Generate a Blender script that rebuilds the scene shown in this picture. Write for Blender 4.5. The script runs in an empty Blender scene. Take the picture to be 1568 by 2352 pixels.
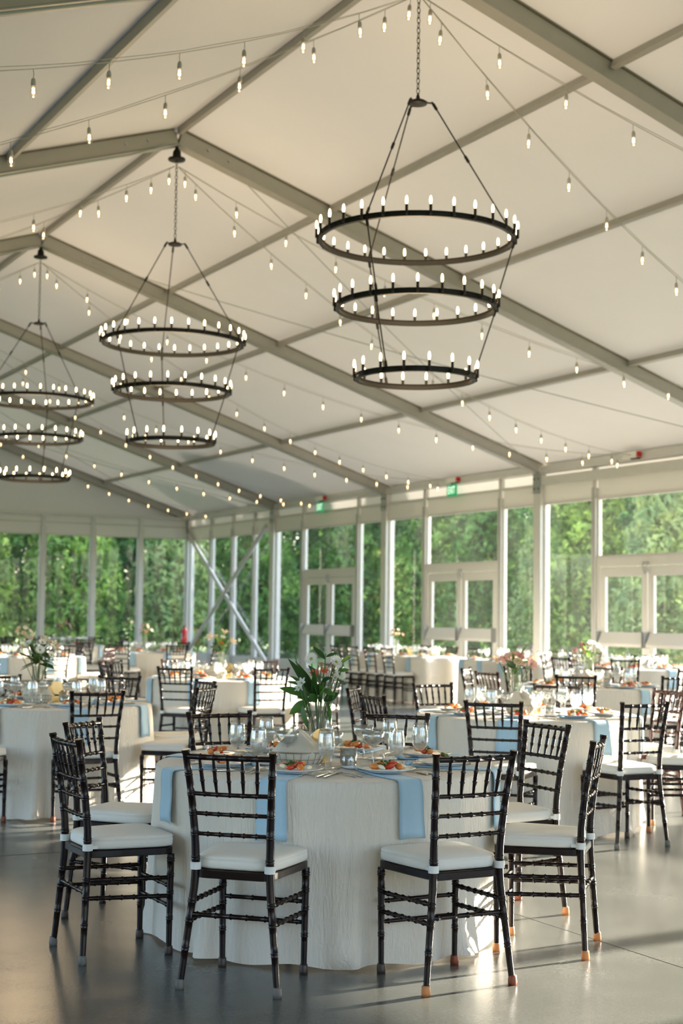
import bpy, math, random
from mathutils import Vector, Matrix, Euler
PI = math.pi
C = bpy.context.scene.collection
sc = bpy.context.scene
R_ = math.radians

# ------------------------------------------------------------------ camera
CAMH = 1.45
FPX = 3372.4
rr = Vector((0.88199778, -0.47109406, 0.01225977))
uu = Vector((-0.04368141, -0.05582320, 0.99748469))
ff = Vector((0.46922474, 0.88031480, 0.06981399))
cam_d = bpy.data.cameras.new('camera')
cam = bpy.data.objects.new('camera', cam_d); C.objects.link(cam)
cam_d.sensor_fit = 'HORIZONTAL'; cam_d.sensor_width = 24.0
cam_d.lens = FPX / 1568.0 * 24.0
cam_d.clip_start = 0.1; cam_d.clip_end = 400
m = Matrix.Identity(4)
for i in range(3):
    m[i][0] = rr[i]; m[i][1] = uu[i]; m[i][2] = -ff[i]
m[0][3], m[1][3], m[2][3] = 0, 0, CAMH
cam.matrix_world = m
cam_d.dof.use_dof = True
cam_d.dof.focus_distance = 6.1
cam_d.dof.aperture_fstop = 3.6
sc.camera = cam

# ------------------------------------------------------------------ world, sun, exposure
w = bpy.data.worlds.new('sky_world'); sc.world = w; w.use_nodes = True
nt = w.node_tree; nt.nodes.clear()
sky = nt.nodes.new('ShaderNodeTexSky'); sky.sky_type = 'NISHITA'
sky.sun_disc = False; sky.sun_elevation = R_(24); sky.sun_rotation = R_(86)
sky.air_density = 1.0; sky.dust_density = 2.2; sky.ozone_density = 1.5; sky.altitude = 50
bg = nt.nodes.new('ShaderNodeBackground'); bg.inputs['Strength'].default_value = 0.27
wo = nt.nodes.new('ShaderNodeOutputWorld')
nt.links.new(sky.outputs[0], bg.inputs['Color']); nt.links.new(bg.outputs[0], wo.inputs['Surface'])
sun_d = bpy.data.lights.new('sun', 'SUN'); sun_d.energy = 12.5; sun_d.angle = R_(0.6); sun_d.color = (1.0, 0.89, 0.74)
sun = bpy.data.objects.new('sun', sun_d); C.objects.link(sun)
SUNEL = R_(15.5)
sdir = Vector((math.cos(SUNEL), 0.055, math.sin(SUNEL))).normalized()     # towards the sun
sun.rotation_euler = sdir.to_track_quat('Z', 'Y').to_euler()
sun.location = (30, 5, 12)
vs = sc.view_settings
vs.view_transform = 'Standard'; vs.look = 'None'; vs.gamma = 1.0; vs.use_curve_mapping = False
vs.exposure = 1.92
cy = sc.cycles
cy.max_bounces = 8; cy.diffuse_bounces = 3; cy.glossy_bounces = 3; cy.transmission_bounces = 4
cy.transparent_max_bounces = 16; cy.sample_clamp_indirect = 6.0; cy.sample_clamp_direct = 0
cy.caustics_reflective = False; cy.caustics_refractive = False
cy.use_denoising = True; cy.use_adaptive_sampling = True; cy.adaptive_threshold = 0.03

# ------------------------------------------------------------------ materials
def new_mat(name):
    mt = bpy.data.materials.new(name); mt.use_nodes = True
    n = mt.node_tree; b = n.nodes.get('Principled BSDF')
    return mt, n, b
def N(n, t, **kw):
    nd = n.nodes.new(t)
    for k, v in kw.items():
        setattr(nd, k, v)
    return nd
def pbr(name, col, rough=0.5, metal=0.0, coat=0.0, var=0.0, vscale=20, bump=0.0, bscale=60, trans=0.0, spec=0.5):
    mt, n, b = new_mat(name)
    b.inputs['Base Color'].default_value = (*col, 1)
    b.inputs['Roughness'].default_value = rough
    b.inputs['Metallic'].default_value = metal
    b.inputs['Coat Weight'].default_value = coat
    b.inputs['Coat Roughness'].default_value = 0.1
    b.inputs['Specular IOR Level'].default_value = spec
    tc = N(n, 'ShaderNodeTexCoord')
    if var:
        nz = N(n, 'ShaderNodeTexNoise'); nz.inputs['Scale'].default_value = vscale; nz.inputs['Detail'].default_value = 4
        n.links.new(tc.outputs['Object'], nz.inputs['Vector'])
        mx = N(n, 'ShaderNodeMix'); mx.data_type = 'RGBA'
        mx.inputs['A'].default_value = (*[c * (1 - var) for c in col], 1)
        mx.inputs['B'].default_value = (*[min(1, c * (1 + var)) for c in col], 1)
        n.links.new(nz.outputs['Fac'], mx.inputs['Factor']); n.links.new(mx.outputs['Result'], b.inputs['Base Color'])
    if bump:
        nb = N(n, 'ShaderNodeTexNoise'); nb.inputs['Scale'].default_value = bscale; nb.inputs['Detail'].default_value = 3
        n.links.new(tc.outputs['Object'], nb.inputs['Vector'])
        bp = N(n, 'ShaderNodeBump'); bp.inputs['Strength'].default_value = bump; bp.inputs['Distance'].default_value = 0.01
        n.links.new(nb.outputs['Fac'], bp.inputs['Height']); n.links.new(bp.outputs['Normal'], b.inputs['Normal'])
    if trans:
        out = n.nodes['Material Output']
        tr = N(n, 'ShaderNodeBsdfTranslucent'); tr.inputs['Color'].default_value = (*[min(1, c * 1.05) for c in col], 1)
        ms = N(n, 'ShaderNodeMixShader'); ms.inputs[0].default_value = trans
        n.links.new(b.outputs[0], ms.inputs[1]); n.links.new(tr.outputs[0], ms.inputs[2]); n.links.new(ms.outputs[0], out.inputs['Surface'])
    return mt
def thin_glass(name, tint=(1, 1, 1), refl=1.0, haze=0.0, rough=0.0, base=0.0):
    mt, n, b = new_mat(name); n.nodes.remove(b); out = n.nodes['Material Output']
    tp = N(n, 'ShaderNodeBsdfTransparent'); tp.inputs['Color'].default_value = (*tint, 1)
    gl = N(n, 'ShaderNodeBsdfAnisotropic'); gl.inputs['Roughness'].default_value = rough
    gl.inputs['Color'].default_value = (1, 1, 1, 1)
    lw = N(n, 'ShaderNodeLayerWeight'); lw.inputs['Blend'].default_value = .5
    pw = N(n, 'ShaderNodeMath'); pw.operation = 'POWER'; pw.inputs[1].default_value = 4.0; n.links.new(lw.outputs['Facing'], pw.inputs[0])
    fr = N(n, 'ShaderNodeMath'); fr.operation = 'MULTIPLY_ADD'; fr.inputs[1].default_value = .95; fr.inputs[2].default_value = .045; n.links.new(pw.outputs[0], fr.inputs[0])
    mt2 = N(n, 'ShaderNodeMath'); mt2.operation = 'MULTIPLY_ADD'; mt2.inputs[1].default_value = refl; mt2.inputs[2].default_value = base; mt2.use_clamp = True
    n.links.new(fr.outputs[0], mt2.inputs[0])
    ms = N(n, 'ShaderNodeMixShader'); n.links.new(mt2.outputs[0], ms.inputs[0])
    n.links.new(tp.outputs[0], ms.inputs[1]); n.links.new(gl.outputs[0], ms.inputs[2])
    last = ms
    if haze:
        df = N(n, 'ShaderNodeBsdfDiffuse'); df.inputs['Color'].default_value = (.85, .87, .85, 1)
        tl = N(n, 'ShaderNodeBsdfTranslucent'); tl.inputs['Color'].default_value = (.85, .87, .85, 1)
        m0 = N(n, 'ShaderNodeMixShader'); m0.inputs[0].default_value = 0.6
        n.links.new(df.outputs[0], m0.inputs[1]); n.links.new(tl.outputs[0], m0.inputs[2])
        m1 = N(n, 'ShaderNodeMixShader')
        tc = N(n, 'ShaderNodeTexCoord'); nz = N(n, 'ShaderNodeTexNoise'); nz.inputs['Scale'].default_value = 1.2; nz.inputs['Detail'].default_value = 5
        mp = N(n, 'ShaderNodeMapRange'); mp.inputs[1].default_value = .3; mp.inputs[2].default_value = .8
        mp.inputs[3].default_value = haze * .5; mp.inputs[4].default_value = haze * 1.8
        n.links.new(tc.outputs['Object'], nz.inputs['Vector']); n.links.new(nz.outputs['Fac'], mp.inputs[0]); n.links.new(mp.outputs[0], m1.inputs[0])
        n.links.new(last.outputs[0], m1.inputs[1]); n.links.new(m0.outputs[0], m1.inputs[2]); last = m1
    n.links.new(last.outputs[0], out.inputs['Surface'])
    return mt
def emis(name, col, s):
    mt, n, b = new_mat(name)
    b.inputs['Base Color'].default_value = (*col, 1)
    b.inputs['Emission Color'].default_value = (*col, 1); b.inputs['Emission Strength'].default_value = s
    mt.cycles.emission_sampling = 'NONE'
    return mt

M = {}
M['roof'] = pbr('roof_fabric', (.68, .66, .63), .75, trans=.02, var=.03, vscale=1.5)
M['band'] = pbr('sidewall_fabric', (.82, .80, .76), .7, trans=.04)
M['alu'] = pbr('white_painted_metal', (.62, .61, .58), .35, metal=.1, var=.05, vscale=9, coat=.1)
M['rafter'] = pbr('grey_anodised_metal', (.38, .365, .32), .42, metal=.2, var=.06, vscale=9)
M['keder'] = pbr('brown_keder_strip', (.20, .15, .09), .8, var=.5, vscale=30)
M['frame'] = pbr('white_door_frame', (.66, .645, .61), .4, var=.03, vscale=6)
M['gasket'] = pbr('dark_gasket', (.06, .065, .06), .6)
M['steel'] = pbr('galvanised_steel', (.42, .43, .43), .4, metal=.7, var=.15, vscale=30)
M['glass'] = thin_glass('window_vinyl', (.96, .98, .97), .8, haze=.010)
M['crystal'] = thin_glass('clear_crystal', (.975, .985, .985), 1.25, base=.05, rough=.02)
M['cut'] = thin_glass('cut_crystal', (.90, .92, .92), 1.6, base=.14, rough=.12)
M['water'] = thin_glass('iced_water', (.95, .97, .98), 1.0, base=.06, rough=.2, haze=.26)
M['iron'] = pbr('black_iron', (.012, .011, .009), .5, metal=.1, spec=.25, var=.2, vscale=25)
M['wood'] = pbr('mahogany_resin', (.012, .0055, .0045), .24, coat=.06, var=.3, vscale=8, spec=.28)
M['woodred'] = pbr('red_mahogany_resin', (.045, .010, .007), .25, coat=.15, var=.3, vscale=8)
M['cushion'] = pbr('ivory_cushion_cloth', (.86, .825, .75), .8, bump=.12, bscale=40, trans=.06)
M['strap'] = pbr('white_strap', (.78, .78, .75), .6)
M['capd'] = pbr('dark_foot_cap', (.05, .035, .028), .4)
M['capa'] = pbr('amber_foot_cap', (.62, .30, .12), .3, trans=.25)
M['capr'] = pbr('red_brown_foot_cap', (.28, .07, .035), .4, trans=.1)
M['capg'] = pbr('clear_grey_foot_cap', (.22, .21, .19), .25, trans=.3)
M['plate'] = pbr('white_china', (.83, .82, .79), .12, coat=.3)
M['silver'] = pbr('polished_cutlery', (.72, .70, .66), .14, metal=1.0)
M['gold'] = pbr('brass_gold', (.80, .58, .24), .2, metal=1.0)
M['goldp'] = pbr('gold_mirror', (.85, .66, .34), .08, metal=1.0)
M['wax'] = pbr('cream_wax', (.85, .80, .66), .5, trans=.25)
M['linen'] = pbr('cream_linen', (.76, .70, .58), .8, bump=.1, bscale=30, trans=.1)
M['wicker'] = pbr('basket_wire', (.42, .34, .22), .35, metal=.5)
M['wirep'] = pbr('grey_basket_wire', (.38, .35, .29), .3, metal=.8)
M['tomato'] = pbr('tomato', (.62, .05, .018), .25, var=.25, vscale=60, coat=.3)
M['peach'] = pbr('peach', (.80, .25, .05), .3, var=.3, vscale=60, coat=.2)
M['cheese'] = pbr('mozzarella', (.85, .80, .62), .4, var=.05, vscale=60)
M['micro'] = pbr('microgreens', (.07, .17, .035), .5, var=.4, vscale=90, trans=.2)
M['corn'] = pbr('dressing_yellow', (.80, .55, .12), .4)
M['leafd'] = pbr('dark_leaf', (.030, .085, .018), .35, var=.3, vscale=12, trans=.30)
M['leafm'] = pbr('mid_leaf', (.065, .17, .035), .38, var=.3, vscale=12, trans=.35)
M['leafl'] = pbr('light_leaf', (.22, .36, .07), .45, var=.25, vscale=12, trans=.4)
M['stem'] = pbr('flower_stem', (.10, .20, .05), .5, trans=.1)
M['petw'] = pbr('white_petal', (.86, .85, .79), .6, trans=.3)
M['petc'] = pbr('cream_petal', (.82, .70, .54), .6, trans=.3, var=.1, vscale=40)
M['petp'] = pbr('pink_petal', (.80, .42, .40), .6, trans=.3, var=.2, vscale=40)
M['petr'] = pbr('orange_red_petal', (.70, .13, .05), .5, trans=.2)
M['eye'] = pbr('flower_eye', (.33, .33, .05), .7)
M['rubber'] = pbr('black_plastic', (.02, .02, .02), .4)
M['conduit'] = pbr('grey_cord', (.30, .34, .31), .5)
M['cordw'] = pbr('pale_cord', (.42, .40, .34), .55)
M['sockw'] = pbr('grey_lamp_socket', (.40, .39, .35), .5)
M['bulbglow'] = emis('candle_bulb_glow', (1.0, .70, .36), 3.2)
M['bulbglow2'] = emis('filament_glow', (1.0, .66, .34), 2.6)
M['bulbglass'] = thin_glass('bulb_glass', (1.0, .97, .90), .9)
M['exitg'] = emis('exit_green', (.02, .42, .16), .10)
M['exitw'] = emis('exit_letters', (.75, .95, .80), .35)
M['redlamp'] = pbr('red_plastic', (.55, .02, .015), .3)
M['unitw'] = pbr('white_unit_plastic', (.80, .79, .75), .4)
M['redext'] = pbr('extinguisher_red', (.60, .02, .02), .25, coat=.4)
M['bark'] = pbr('bark', (.10, .08, .05), .9, bump=.5, bscale=14)
M['grass'] = pbr('lawn', (.20, .27, .08), .9, var=.35, vscale=3)
M['deck'] = pbr('grey_patio', (.42, .42, .38), .8, var=.15, vscale=4)
M['solidwall'] = pbr('solid_sidewall', (.72, .71, .67), .6, var=.02, vscale=3)

# polished concrete
mt, n, b = new_mat('polished_concrete')
tc = N(n, 'ShaderNodeTexCoord')
n1 = N(n, 'ShaderNodeTexNoise'); n1.inputs['Scale'].default_value = 1.1; n1.inputs['Detail'].default_value = 8; n1.inputs['Roughness'].default_value = .65
n2 = N(n, 'ShaderNodeTexNoise'); n2.inputs['Scale'].default_value = 90; n2.inputs['Detail'].default_value = 3
n.links.new(tc.outputs['Object'], n1.inputs['Vector']); n.links.new(tc.outputs['Object'], n2.inputs['Vector'])
cr = N(n, 'ShaderNodeValToRGB'); cr.color_ramp.elements[0].position = .3; cr.color_ramp.elements[0].color = (.080, .083, .074, 1)
cr.color_ramp.elements[1].position = .75; cr.color_ramp.elements[1].color = (.135, .140, .130, 1)
n.links.new(n1.outputs['Fac'], cr.inputs[0])
mx = N(n, 'ShaderNodeMix'); mx.data_type = 'RGBA'; mx.blend_type = 'MULTIPLY'; mx.inputs['Factor'].default_value = .35
cr2 = N(n, 'ShaderNodeValToRGB'); cr2.color_ramp.elements[0].position = .35; cr2.color_ramp.elements[0].color = (.55, .55, .55, 1); cr2.color_ramp.elements[1].position = .6
n.links.new(n2.outputs['Fac'], cr2.inputs[0]); n.links.new(cr.outputs[0], mx.inputs['A']); n.links.new(cr2.outputs[0], mx.inputs['B'])
n.links.new(mx.outputs['Result'], b.inputs['Base Color'])
mr = N(n, 'ShaderNodeMapRange'); mr.inputs[3].default_value = .16; mr.inputs[4].default_value = .34
n.links.new(n1.outputs['Fac'], mr.inputs[0]); n.links.new(mr.outputs[0], b.inputs['Roughness'])
b.inputs['Specular IOR Level'].default_value = .6
bp = N(n, 'ShaderNodeBump'); bp.inputs['Strength'].default_value = .06; bp.inputs['Distance'].default_value = .01
n.links.new(n2.outputs['Fac'], bp.inputs['Height']); n.links.new(bp.outputs['Normal'], b.inputs['Normal'])
M['floor'] = mt

def cloth_mat(name, col, crinkle, trans):
    mt, n, b = new_mat(name)
    b.inputs['Base Color'].default_value = (*col, 1); b.inputs['Roughness'].default_value = .62
    b.inputs['Sheen Weight'].default_value = .15; b.inputs['Specular IOR Level'].default_value = .3
    tc = N(n, 'ShaderNodeTexCoord'); mp = N(n, 'ShaderNodeMapping'); mp.inputs['Rotation'].default_value = (.5, .6, .75); mp.inputs['Scale'].default_value = (6, 60, 6)
    n.links.new(tc.outputs['Object'], mp.inputs[0])
    a = N(n, 'ShaderNodeTexNoise'); a.inputs['Scale'].default_value = 1.6; a.inputs['Detail'].default_value = 4; a.inputs['Distortion'].default_value = 1.2
    n.links.new(mp.outputs[0], a.inputs['Vector'])
    mp2 = N(n, 'ShaderNodeMapping'); mp2.inputs['Rotation'].default_value = (-.7, .2, -.5); mp2.inputs['Scale'].default_value = (50, 5, 9)
    n.links.new(tc.outputs['Object'], mp2.inputs[0])
    c = N(n, 'ShaderNodeTexNoise'); c.inputs['Scale'].default_value = 1.3; c.inputs['Detail'].default_value = 3; c.inputs['Distortion'].default_value = .8
    n.links.new(mp2.outputs[0], c.inputs['Vector'])
    ad = N(n, 'ShaderNodeMath'); ad.operation = 'ADD'; n.links.new(a.outputs['Fac'], ad.inputs[0]); n.links.new(c.outputs['Fac'], ad.inputs[1])
    bp = N(n, 'ShaderNodeBump'); bp.inputs['Strength'].default_value = crinkle; bp.inputs['Distance'].default_value = .012
    n.links.new(ad.outputs[0], bp.inputs['Height']); n.links.new(bp.outputs['Normal'], b.inputs['Normal'])
    out = n.nodes['Material Output']; tr = N(n, 'ShaderNodeBsdfTranslucent'); tr.inputs['Color'].default_value = (*col, 1)
    n.links.new(bp.outputs['Normal'], tr.inputs['Normal'])
    ms = N(n, 'ShaderNodeMixShader'); ms.inputs[0].default_value = trans
    n.links.new(b.outputs[0], ms.inputs[1]); n.links.new(tr.outputs[0], ms.inputs[2]); n.links.new(ms.outputs[0], out.inputs['Surface'])
    return mt
M['cloth'] = cloth_mat('crinkled_taffeta', (.85, .795, .70), .55, .16)
M['napkin'] = cloth_mat('pale_blue_linen', (.46, .66, .80), .08, .12)

# foliage: colour varies per tree
def tree_mat(name, dark, light):
    mt, n, b = new_mat(name)
    tc = N(n, 'ShaderNodeTexCoord'); nz = N(n, 'ShaderNodeTexNoise'); nz.inputs['Scale'].default_value = 1.6; nz.inputs['Detail'].default_value = 5
    n.links.new(tc.outputs['Object'], nz.inputs['Vector'])
    cr = N(n, 'ShaderNodeValToRGB'); cr.color_ramp.elements[0].position = .34; cr.color_ramp.elements[0].color = (*dark, 1)
    cr.color_ramp.elements[1].position = .68; cr.color_ramp.elements[1].color = (*light, 1)
    n.links.new(nz.outputs['Fac'], cr.inputs[0])
    oi = N(n, 'ShaderNodeObjectInfo'); hs = N(n, 'ShaderNodeHueSaturation')
    mr = N(n, 'ShaderNodeMapRange'); mr.inputs[3].default_value = .47; mr.inputs[4].default_value = .525
    mr2 = N(n, 'ShaderNodeMapRange'); mr2.inputs[3].default_value = 1.25; mr2.inputs[4].default_value = .75
    n.links.new(oi.outputs['Random'], mr.inputs[0]); n.links.new(oi.outputs['Random'], mr2.inputs[0])
    n.links.new(mr.outputs[0], hs.inputs['Hue']); n.links.new(mr2.outputs[0], hs.inputs['Value']); n.links.new(cr.outputs[0], hs.inputs['Color'])
    n.links.new(hs.outputs[0], b.inputs['Base Color']); b.inputs['Roughness'].default_value = .6; b.inputs['Specular IOR Level'].default_value = .25
    out = n.nodes['Material Output']; tr = N(n, 'ShaderNodeBsdfTranslucent'); n.links.new(hs.outputs[0], tr.inputs['Color'])
    ms = N(n, 'ShaderNodeMixShader'); ms.inputs[0].default_value = .35
    n.links.new(b.outputs[0], ms.inputs[1]); n.links.new(tr.outputs[0], ms.inputs[2]); n.links.new(ms.outputs[0], out.inputs['Surface'])
    return mt
M['fol1'] = tree_mat('cedar_foliage', (.07, .17, .045), (.42, .62, .14))
M['fol2'] = tree_mat('broadleaf_foliage', (.05, .15, .06), (.22, .46, .13))
M['fol3'] = tree_mat('pale_foliage', (.18, .30, .11), (.60, .70, .26))

# ------------------------------------------------------------------ mesh builder
class MB:
    def __init__(s): s.v = []; s.f = []; s.sm = []
    def add(s, vs, fs, smooth=False):
        o = len(s.v); s.v += [tuple(v) for v in vs]
        for f in fs: s.f.append(tuple(i + o for i in f)); s.sm.append(smooth)
        return s
    def box(s, x0, x1, y0, y1, z0, z1, mat=None):
        vs = [Vector(p) for p in ((x0, y0, z0), (x1, y0, z0), (x1, y1, z0), (x0, y1, z0), (x0, y0, z1), (x1, y0, z1), (x1, y1, z1), (x0, y1, z1))]
        if mat is not None: vs = [mat @ v for v in vs]
        return s.add(vs, [(0, 3, 2, 1), (4, 5, 6, 7), (0, 1, 5, 4), (1, 2, 6, 5), (2, 3, 7, 6), (3, 0, 4, 7)])
    def bar(s, a, b, wy, wz, up=Vector((0, 0, 1))):          # box beam between two points, wy across, wz along up
        a = Vector(a); b = Vector(b); d = (b - a).normalized(); x = d.cross(up).normalized(); u = x.cross(d)
        vs = []
        for p in (a, b):
            for sx, su in ((-1, -1), (1, -1), (1, 1), (-1, 1)): vs.append(p + x * sx * wy / 2 + u * su * wz / 2)
        return s.add(vs, [(0, 3, 2, 1), (4, 5, 6, 7), (0, 1, 5, 4), (1, 2, 6, 5), (2, 3, 7, 6), (3, 0, 4, 7)])
    def tube(s, pts, rad, seg=8, cap=True, smooth=True):
        pts = [Vector(p) for p in pts]; n = len(pts)
        if not hasattr(rad, '__len__'): rad = [rad] * n
        d0 = (pts[1] - pts[0]).normalized()
        x = d0.orthogonal().normalized(); vs = []
        for i, p in enumerate(pts):
            a = pts[max(0, i - 1)]; b = pts[min(n - 1, i + 1)]; d = (b - a).normalized()
            x = (x - d * x.dot(d)).normalized(); y = d.cross(x)
            for k in range(seg):
                t = 2 * PI * k / seg; vs.append(p + (x * math.cos(t) + y * math.sin(t)) * rad[i])
        fs = [(i * seg + k, i * seg + (k + 1) % seg, (i + 1) * seg + (k + 1) % seg, (i + 1) * seg + k) for i in range(n - 1) for k in range(seg)]
        s.add(vs, fs, smooth)
        if cap:
            s.add([vs[k] for k in range(seg)], [tuple(range(seg - 1, -1, -1))]); s.add([vs[(n - 1) * seg + k] for k in range(seg)], [tuple(range(seg))])
        return s
    def lathe(s, prof, seg=20, c=(0, 0, 0), smooth=True, wob=None):
        vs = []; m = len(prof)
        for k in range(seg):
            t = 2 * PI * k / seg
            for (r, z) in prof:
                q = r * (wob(t, z) if wob else 1)
                vs.append((c[0] + q * math.cos(t), c[1] + q * math.sin(t), c[2] + z))
        fs = [(k * m + i, ((k + 1) % seg) * m + i, ((k + 1) % seg) * m + i + 1, k * m + i + 1) for k in range(seg) for i in range(m - 1)]
        return s.add(vs, fs, smooth)
    def blob(s, c, r, sx=1, sy=1, sz=1, seg=8, rings=5, rot=0, rnd=None):
        vs = []; cr, sr = math.cos(rot), math.sin(rot)
        for i in range(rings + 1):
            ph = PI * i / rings
            for k in range(seg):
                t = 2 * PI * k / seg; q = r * (1 + (rnd.uniform(-.12, .12) if rnd else 0))
                x, y, z = q * sx * math.sin(ph) * math.cos(t), q * sy * math.sin(ph) * math.sin(t), q * sz * math.cos(ph)
                vs.append((c[0] + x * cr - y * sr, c[1] + x * sr + y * cr, c[2] + z))
        fs = [(i * seg + k, (i + 1) * seg + k, (i + 1) * seg + (k + 1) % seg, i * seg + (k + 1) % seg) for i in range(rings) for k in range(seg)]
        return s.add(vs, fs, True)
    def mesh(s, name, mat):
        me = bpy.data.meshes.new(name); me.from_pydata(s.v, [], s.f)
        me.polygons.foreach_set('use_smooth', s.sm); me.materials.append(M[mat] if isinstance(mat, str) else mat); me.update()
        return me
    def obj(s, name, mat, parent=None, loc=None):
        return link(name, s.mesh(name, mat), parent, loc)
def link(name, me, parent=None, loc=None, rot=None):
    o = bpy.data.objects.new(name, me); C.objects.link(o)
    if parent is not None: o.parent = parent
    if loc is not None: o.location = loc
    if rot is not None: o.rotation_euler = rot
    return o
def tag(o, label=None, cat=None, group=None, kind=None):
    if label: o['label'] = label
    if cat: o['category'] = cat
    if group: o['group'] = group
    if kind: o['kind'] = kind
    return o
def thing(name, label, cat, loc=(0, 0, 0), rz=0, group=None):
    o = bpy.data.objects.new(name, None); C.objects.link(o); o.location = loc; o.rotation_euler = (0, 0, rz)
    o.empty_display_size = .1
    return tag(o, label, cat, group)
KIDS = {}
def kids(o):
    return KIDS.get(o.name) or KIDS.setdefault(o.name, list(o.children))
def dup(root, loc, rz, label, group=None):
    r = root.copy(); C.objects.link(r); r.location = loc; r.rotation_euler = (0, 0, rz)
    r['label'] = label
    if group: r['group'] = group
    for ch in kids(root):
        c = ch.copy(); C.objects.link(c); c.parent = r
        for g in kids(ch):
            d = g.copy(); C.objects.link(d); d.parent = c
    return r

# ------------------------------------------------------------------ tent geometry
B = 5.3
XR, XW = 5.986, 14.879
HALF = XW - XR
Y0 = 15.301                       # second rafter in the picture
ZA, ZE = 6.724, 3.868             # underside of rafters at ridge and at wall
SL = (ZA - ZE) / HALF
XL = XR - HALF
RT = 0.20                         # rafter depth
YG = Y0 + 4 * B                   # gable wall
YN = Y0 - 4 * B                   # near end
def zr(x): return ZA - SL * abs(x - XR)
def yk(k): return Y0 + (k - 1) * B
PURL = [1.936, 3.808, 6.428]

fl = MB(); fl.add([(XL - .1, YN - 4, 0), (XW + .1, YN - 4, 0), (XW + .1, YG + .1, 0), (XL - .1, YG + .1, 0)], [(0, 1, 2, 3)])
floor = tag(fl.obj('floor', 'floor'), 'polished dark grey concrete floor', kind='structure')
jm = M['gasket']
for a, bq in (((4.21, YN), (4.21, YG)), ((-.6, YN), (-.6, YG)), ((9.0, YN), (9.0, YG)), ((XL, 8.8), (XW, 8.55)), ((XL, 3.6), (XW, 3.4)), ((XL, 14.0), (XW, 13.8)), ((XL, 19.2), (XW, 19.0))):
    j = MB(); j.bar((a[0], a[1], .0004), (bq[0], bq[1], .0004), .005, .0015); j.obj('control_joint', 'gasket', floor)
g = MB(); g.add([(-60, -60, -.03), (110, -60, -.03), (110, 130, -.03), (-60, 130, -.03)], [(0, 1, 2, 3)])
tag(g.obj('lawn', 'grass'), kind='structure', label='mown green lawn around the tent')
g = MB(); g.box(XW + .15, XW + 5, 6, 34, -.025, -.005)
tag(g.obj('patio_path', 'deck'), kind='structure', label='pale patio strip beyond the glass wall')

# ceiling fabric: one panel per bay per slope, each slightly sagging between rafters
ceil = bpy.data.objects.new('ceiling', None); C.objects.link(ceil); tag(ceil, 'pitched white fabric tent roof on metal rafters', kind='structure')
def fabric_panel(y0, y1, side):
    mb = MB(); nx, ny = 14, 6; vs = []
    for i in range(nx + 1):
        s_ = HALF * i / nx * 1.01
        for j in range(ny + 1):
            t = j / ny
            x = XR + side * s_
            near = min([abs(s_ - p) for p in (0, *PURL, HALF)])
            lift = .035 * math.sin(PI * t) * min(1, near / .6)
            vs.append((x, y0 + (y1 - y0) * t, ZA - SL * s_ + RT + .004 + lift))
    fs = [(i * (ny + 1) + j, i * (ny + 1) + j + 1, (i + 1) * (ny + 1) + j + 1, (i + 1) * (ny + 1) + j) for i in range(nx) for j in range(ny)]
    mb.add(vs, fs, True); mb.obj('roof_panel', 'roof', ceil)
for k in range(-3, 5):
    for side in (-1, 1): fabric_panel(yk(k), yk(k + 1), side)
# rafters: box profile with a protruding keder lip along the top and a lower flange
def rafter(k):
    y = yk(k)
    for side in (-1, 1):
        mb = MB(); xe = XR + side * HALF
        a = Vector((XR, y, ZA)); e = Vector((xe, y, ZE))
        up = Vector((side * SL, 0, 1)).normalized()
        h = RT
        mb.bar(a + up * (h / 2 + .01), e + up * (h / 2 + .01), .10, h - .02, up)
        mb.bar(a + up * .006, e + up * .006, .15, .012, up)
        mb.bar(a + up * (h - .005), e + up * (h - .005), .15, .01, up)
        r = mb.obj('rafter', 'rafter', ceil)
        kb = MB(); kb.bar(a + up * (h - .016) + Vector((0, -.053, 0)), e + up * (h - .016) + Vector((0, -.053, 0)), .006, .012, up); kb.obj('keder_strip', 'keder', r)
        kb = MB(); kb.bar(a + up * .018 + Vector((0, -.052, 0)), e + up * .018 + Vector((0, -.052, 0)), .005, .006, up); kb.obj('flange_line', 'gasket', r)
        for q in (.35, .62):
            bm = MB(); c = a + (e - a).normalized() * q + up * (h * .55)
            bm.tube([c + Vector((0, -.065, 0)), c + Vector((0, .065, 0))], .016, 8); bm.obj('bolt', 'steel', r)
for k in range(-2, 6): rafter(k)
for k in range(-3, 5):
    for s_ in [0] + PURL + [HALF - .05]:
        for side in ((1,) if s_ == 0 else (-1, 1)):
            x = XR + side * s_; z = ZA - SL * s_ + RT - .048
            if s_ > HALF - .1: z = 3.96
            mb = MB(); up = Vector((0 if s_ == 0 else side * SL, 0, 1)).normalized()
            mb.bar((x, yk(k) + .075, z), (x, yk(k + 1) - .075, z), .055 if s_ < HALF - .1 else .09, .075 if s_ < HALF - .1 else .11, up); p = mb.obj('purlin', 'rafter' if s_ < HALF - .1 else 'alu', ceil)
            if s_ < HALF - .1:
                cl = MB(); cl.box(x - .03, x + .03, yk(k) + .052, yk(k) + .10, z - .085, z - .036); cl.obj('purlin_clip', 'steel', p)
# bracing cables
def cable(a, b, r=.006, name='brace_cable', mat='conduit'):
    a = Vector(a); b = Vector(b); mb = MB()
    pts = [a.lerp(b, i / 10) + Vector((0, 0, -.10 * math.sin(PI * i / 10))) for i in range(11)]
    mb.tube(pts, r, 5); return mb.obj(name, mat, ceil)
for k in (1, 4):
    cable((XR + .75, yk(k + 1) - .08, zr(XR + .75) + .09), (XW - .1, yk(k) + .1, ZE + .05))
    cable((XR + .75, yk(k) + .08, zr(XR + .75) + .09), (XW - .1, yk(k + 1) - .1, ZE + .05))
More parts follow.
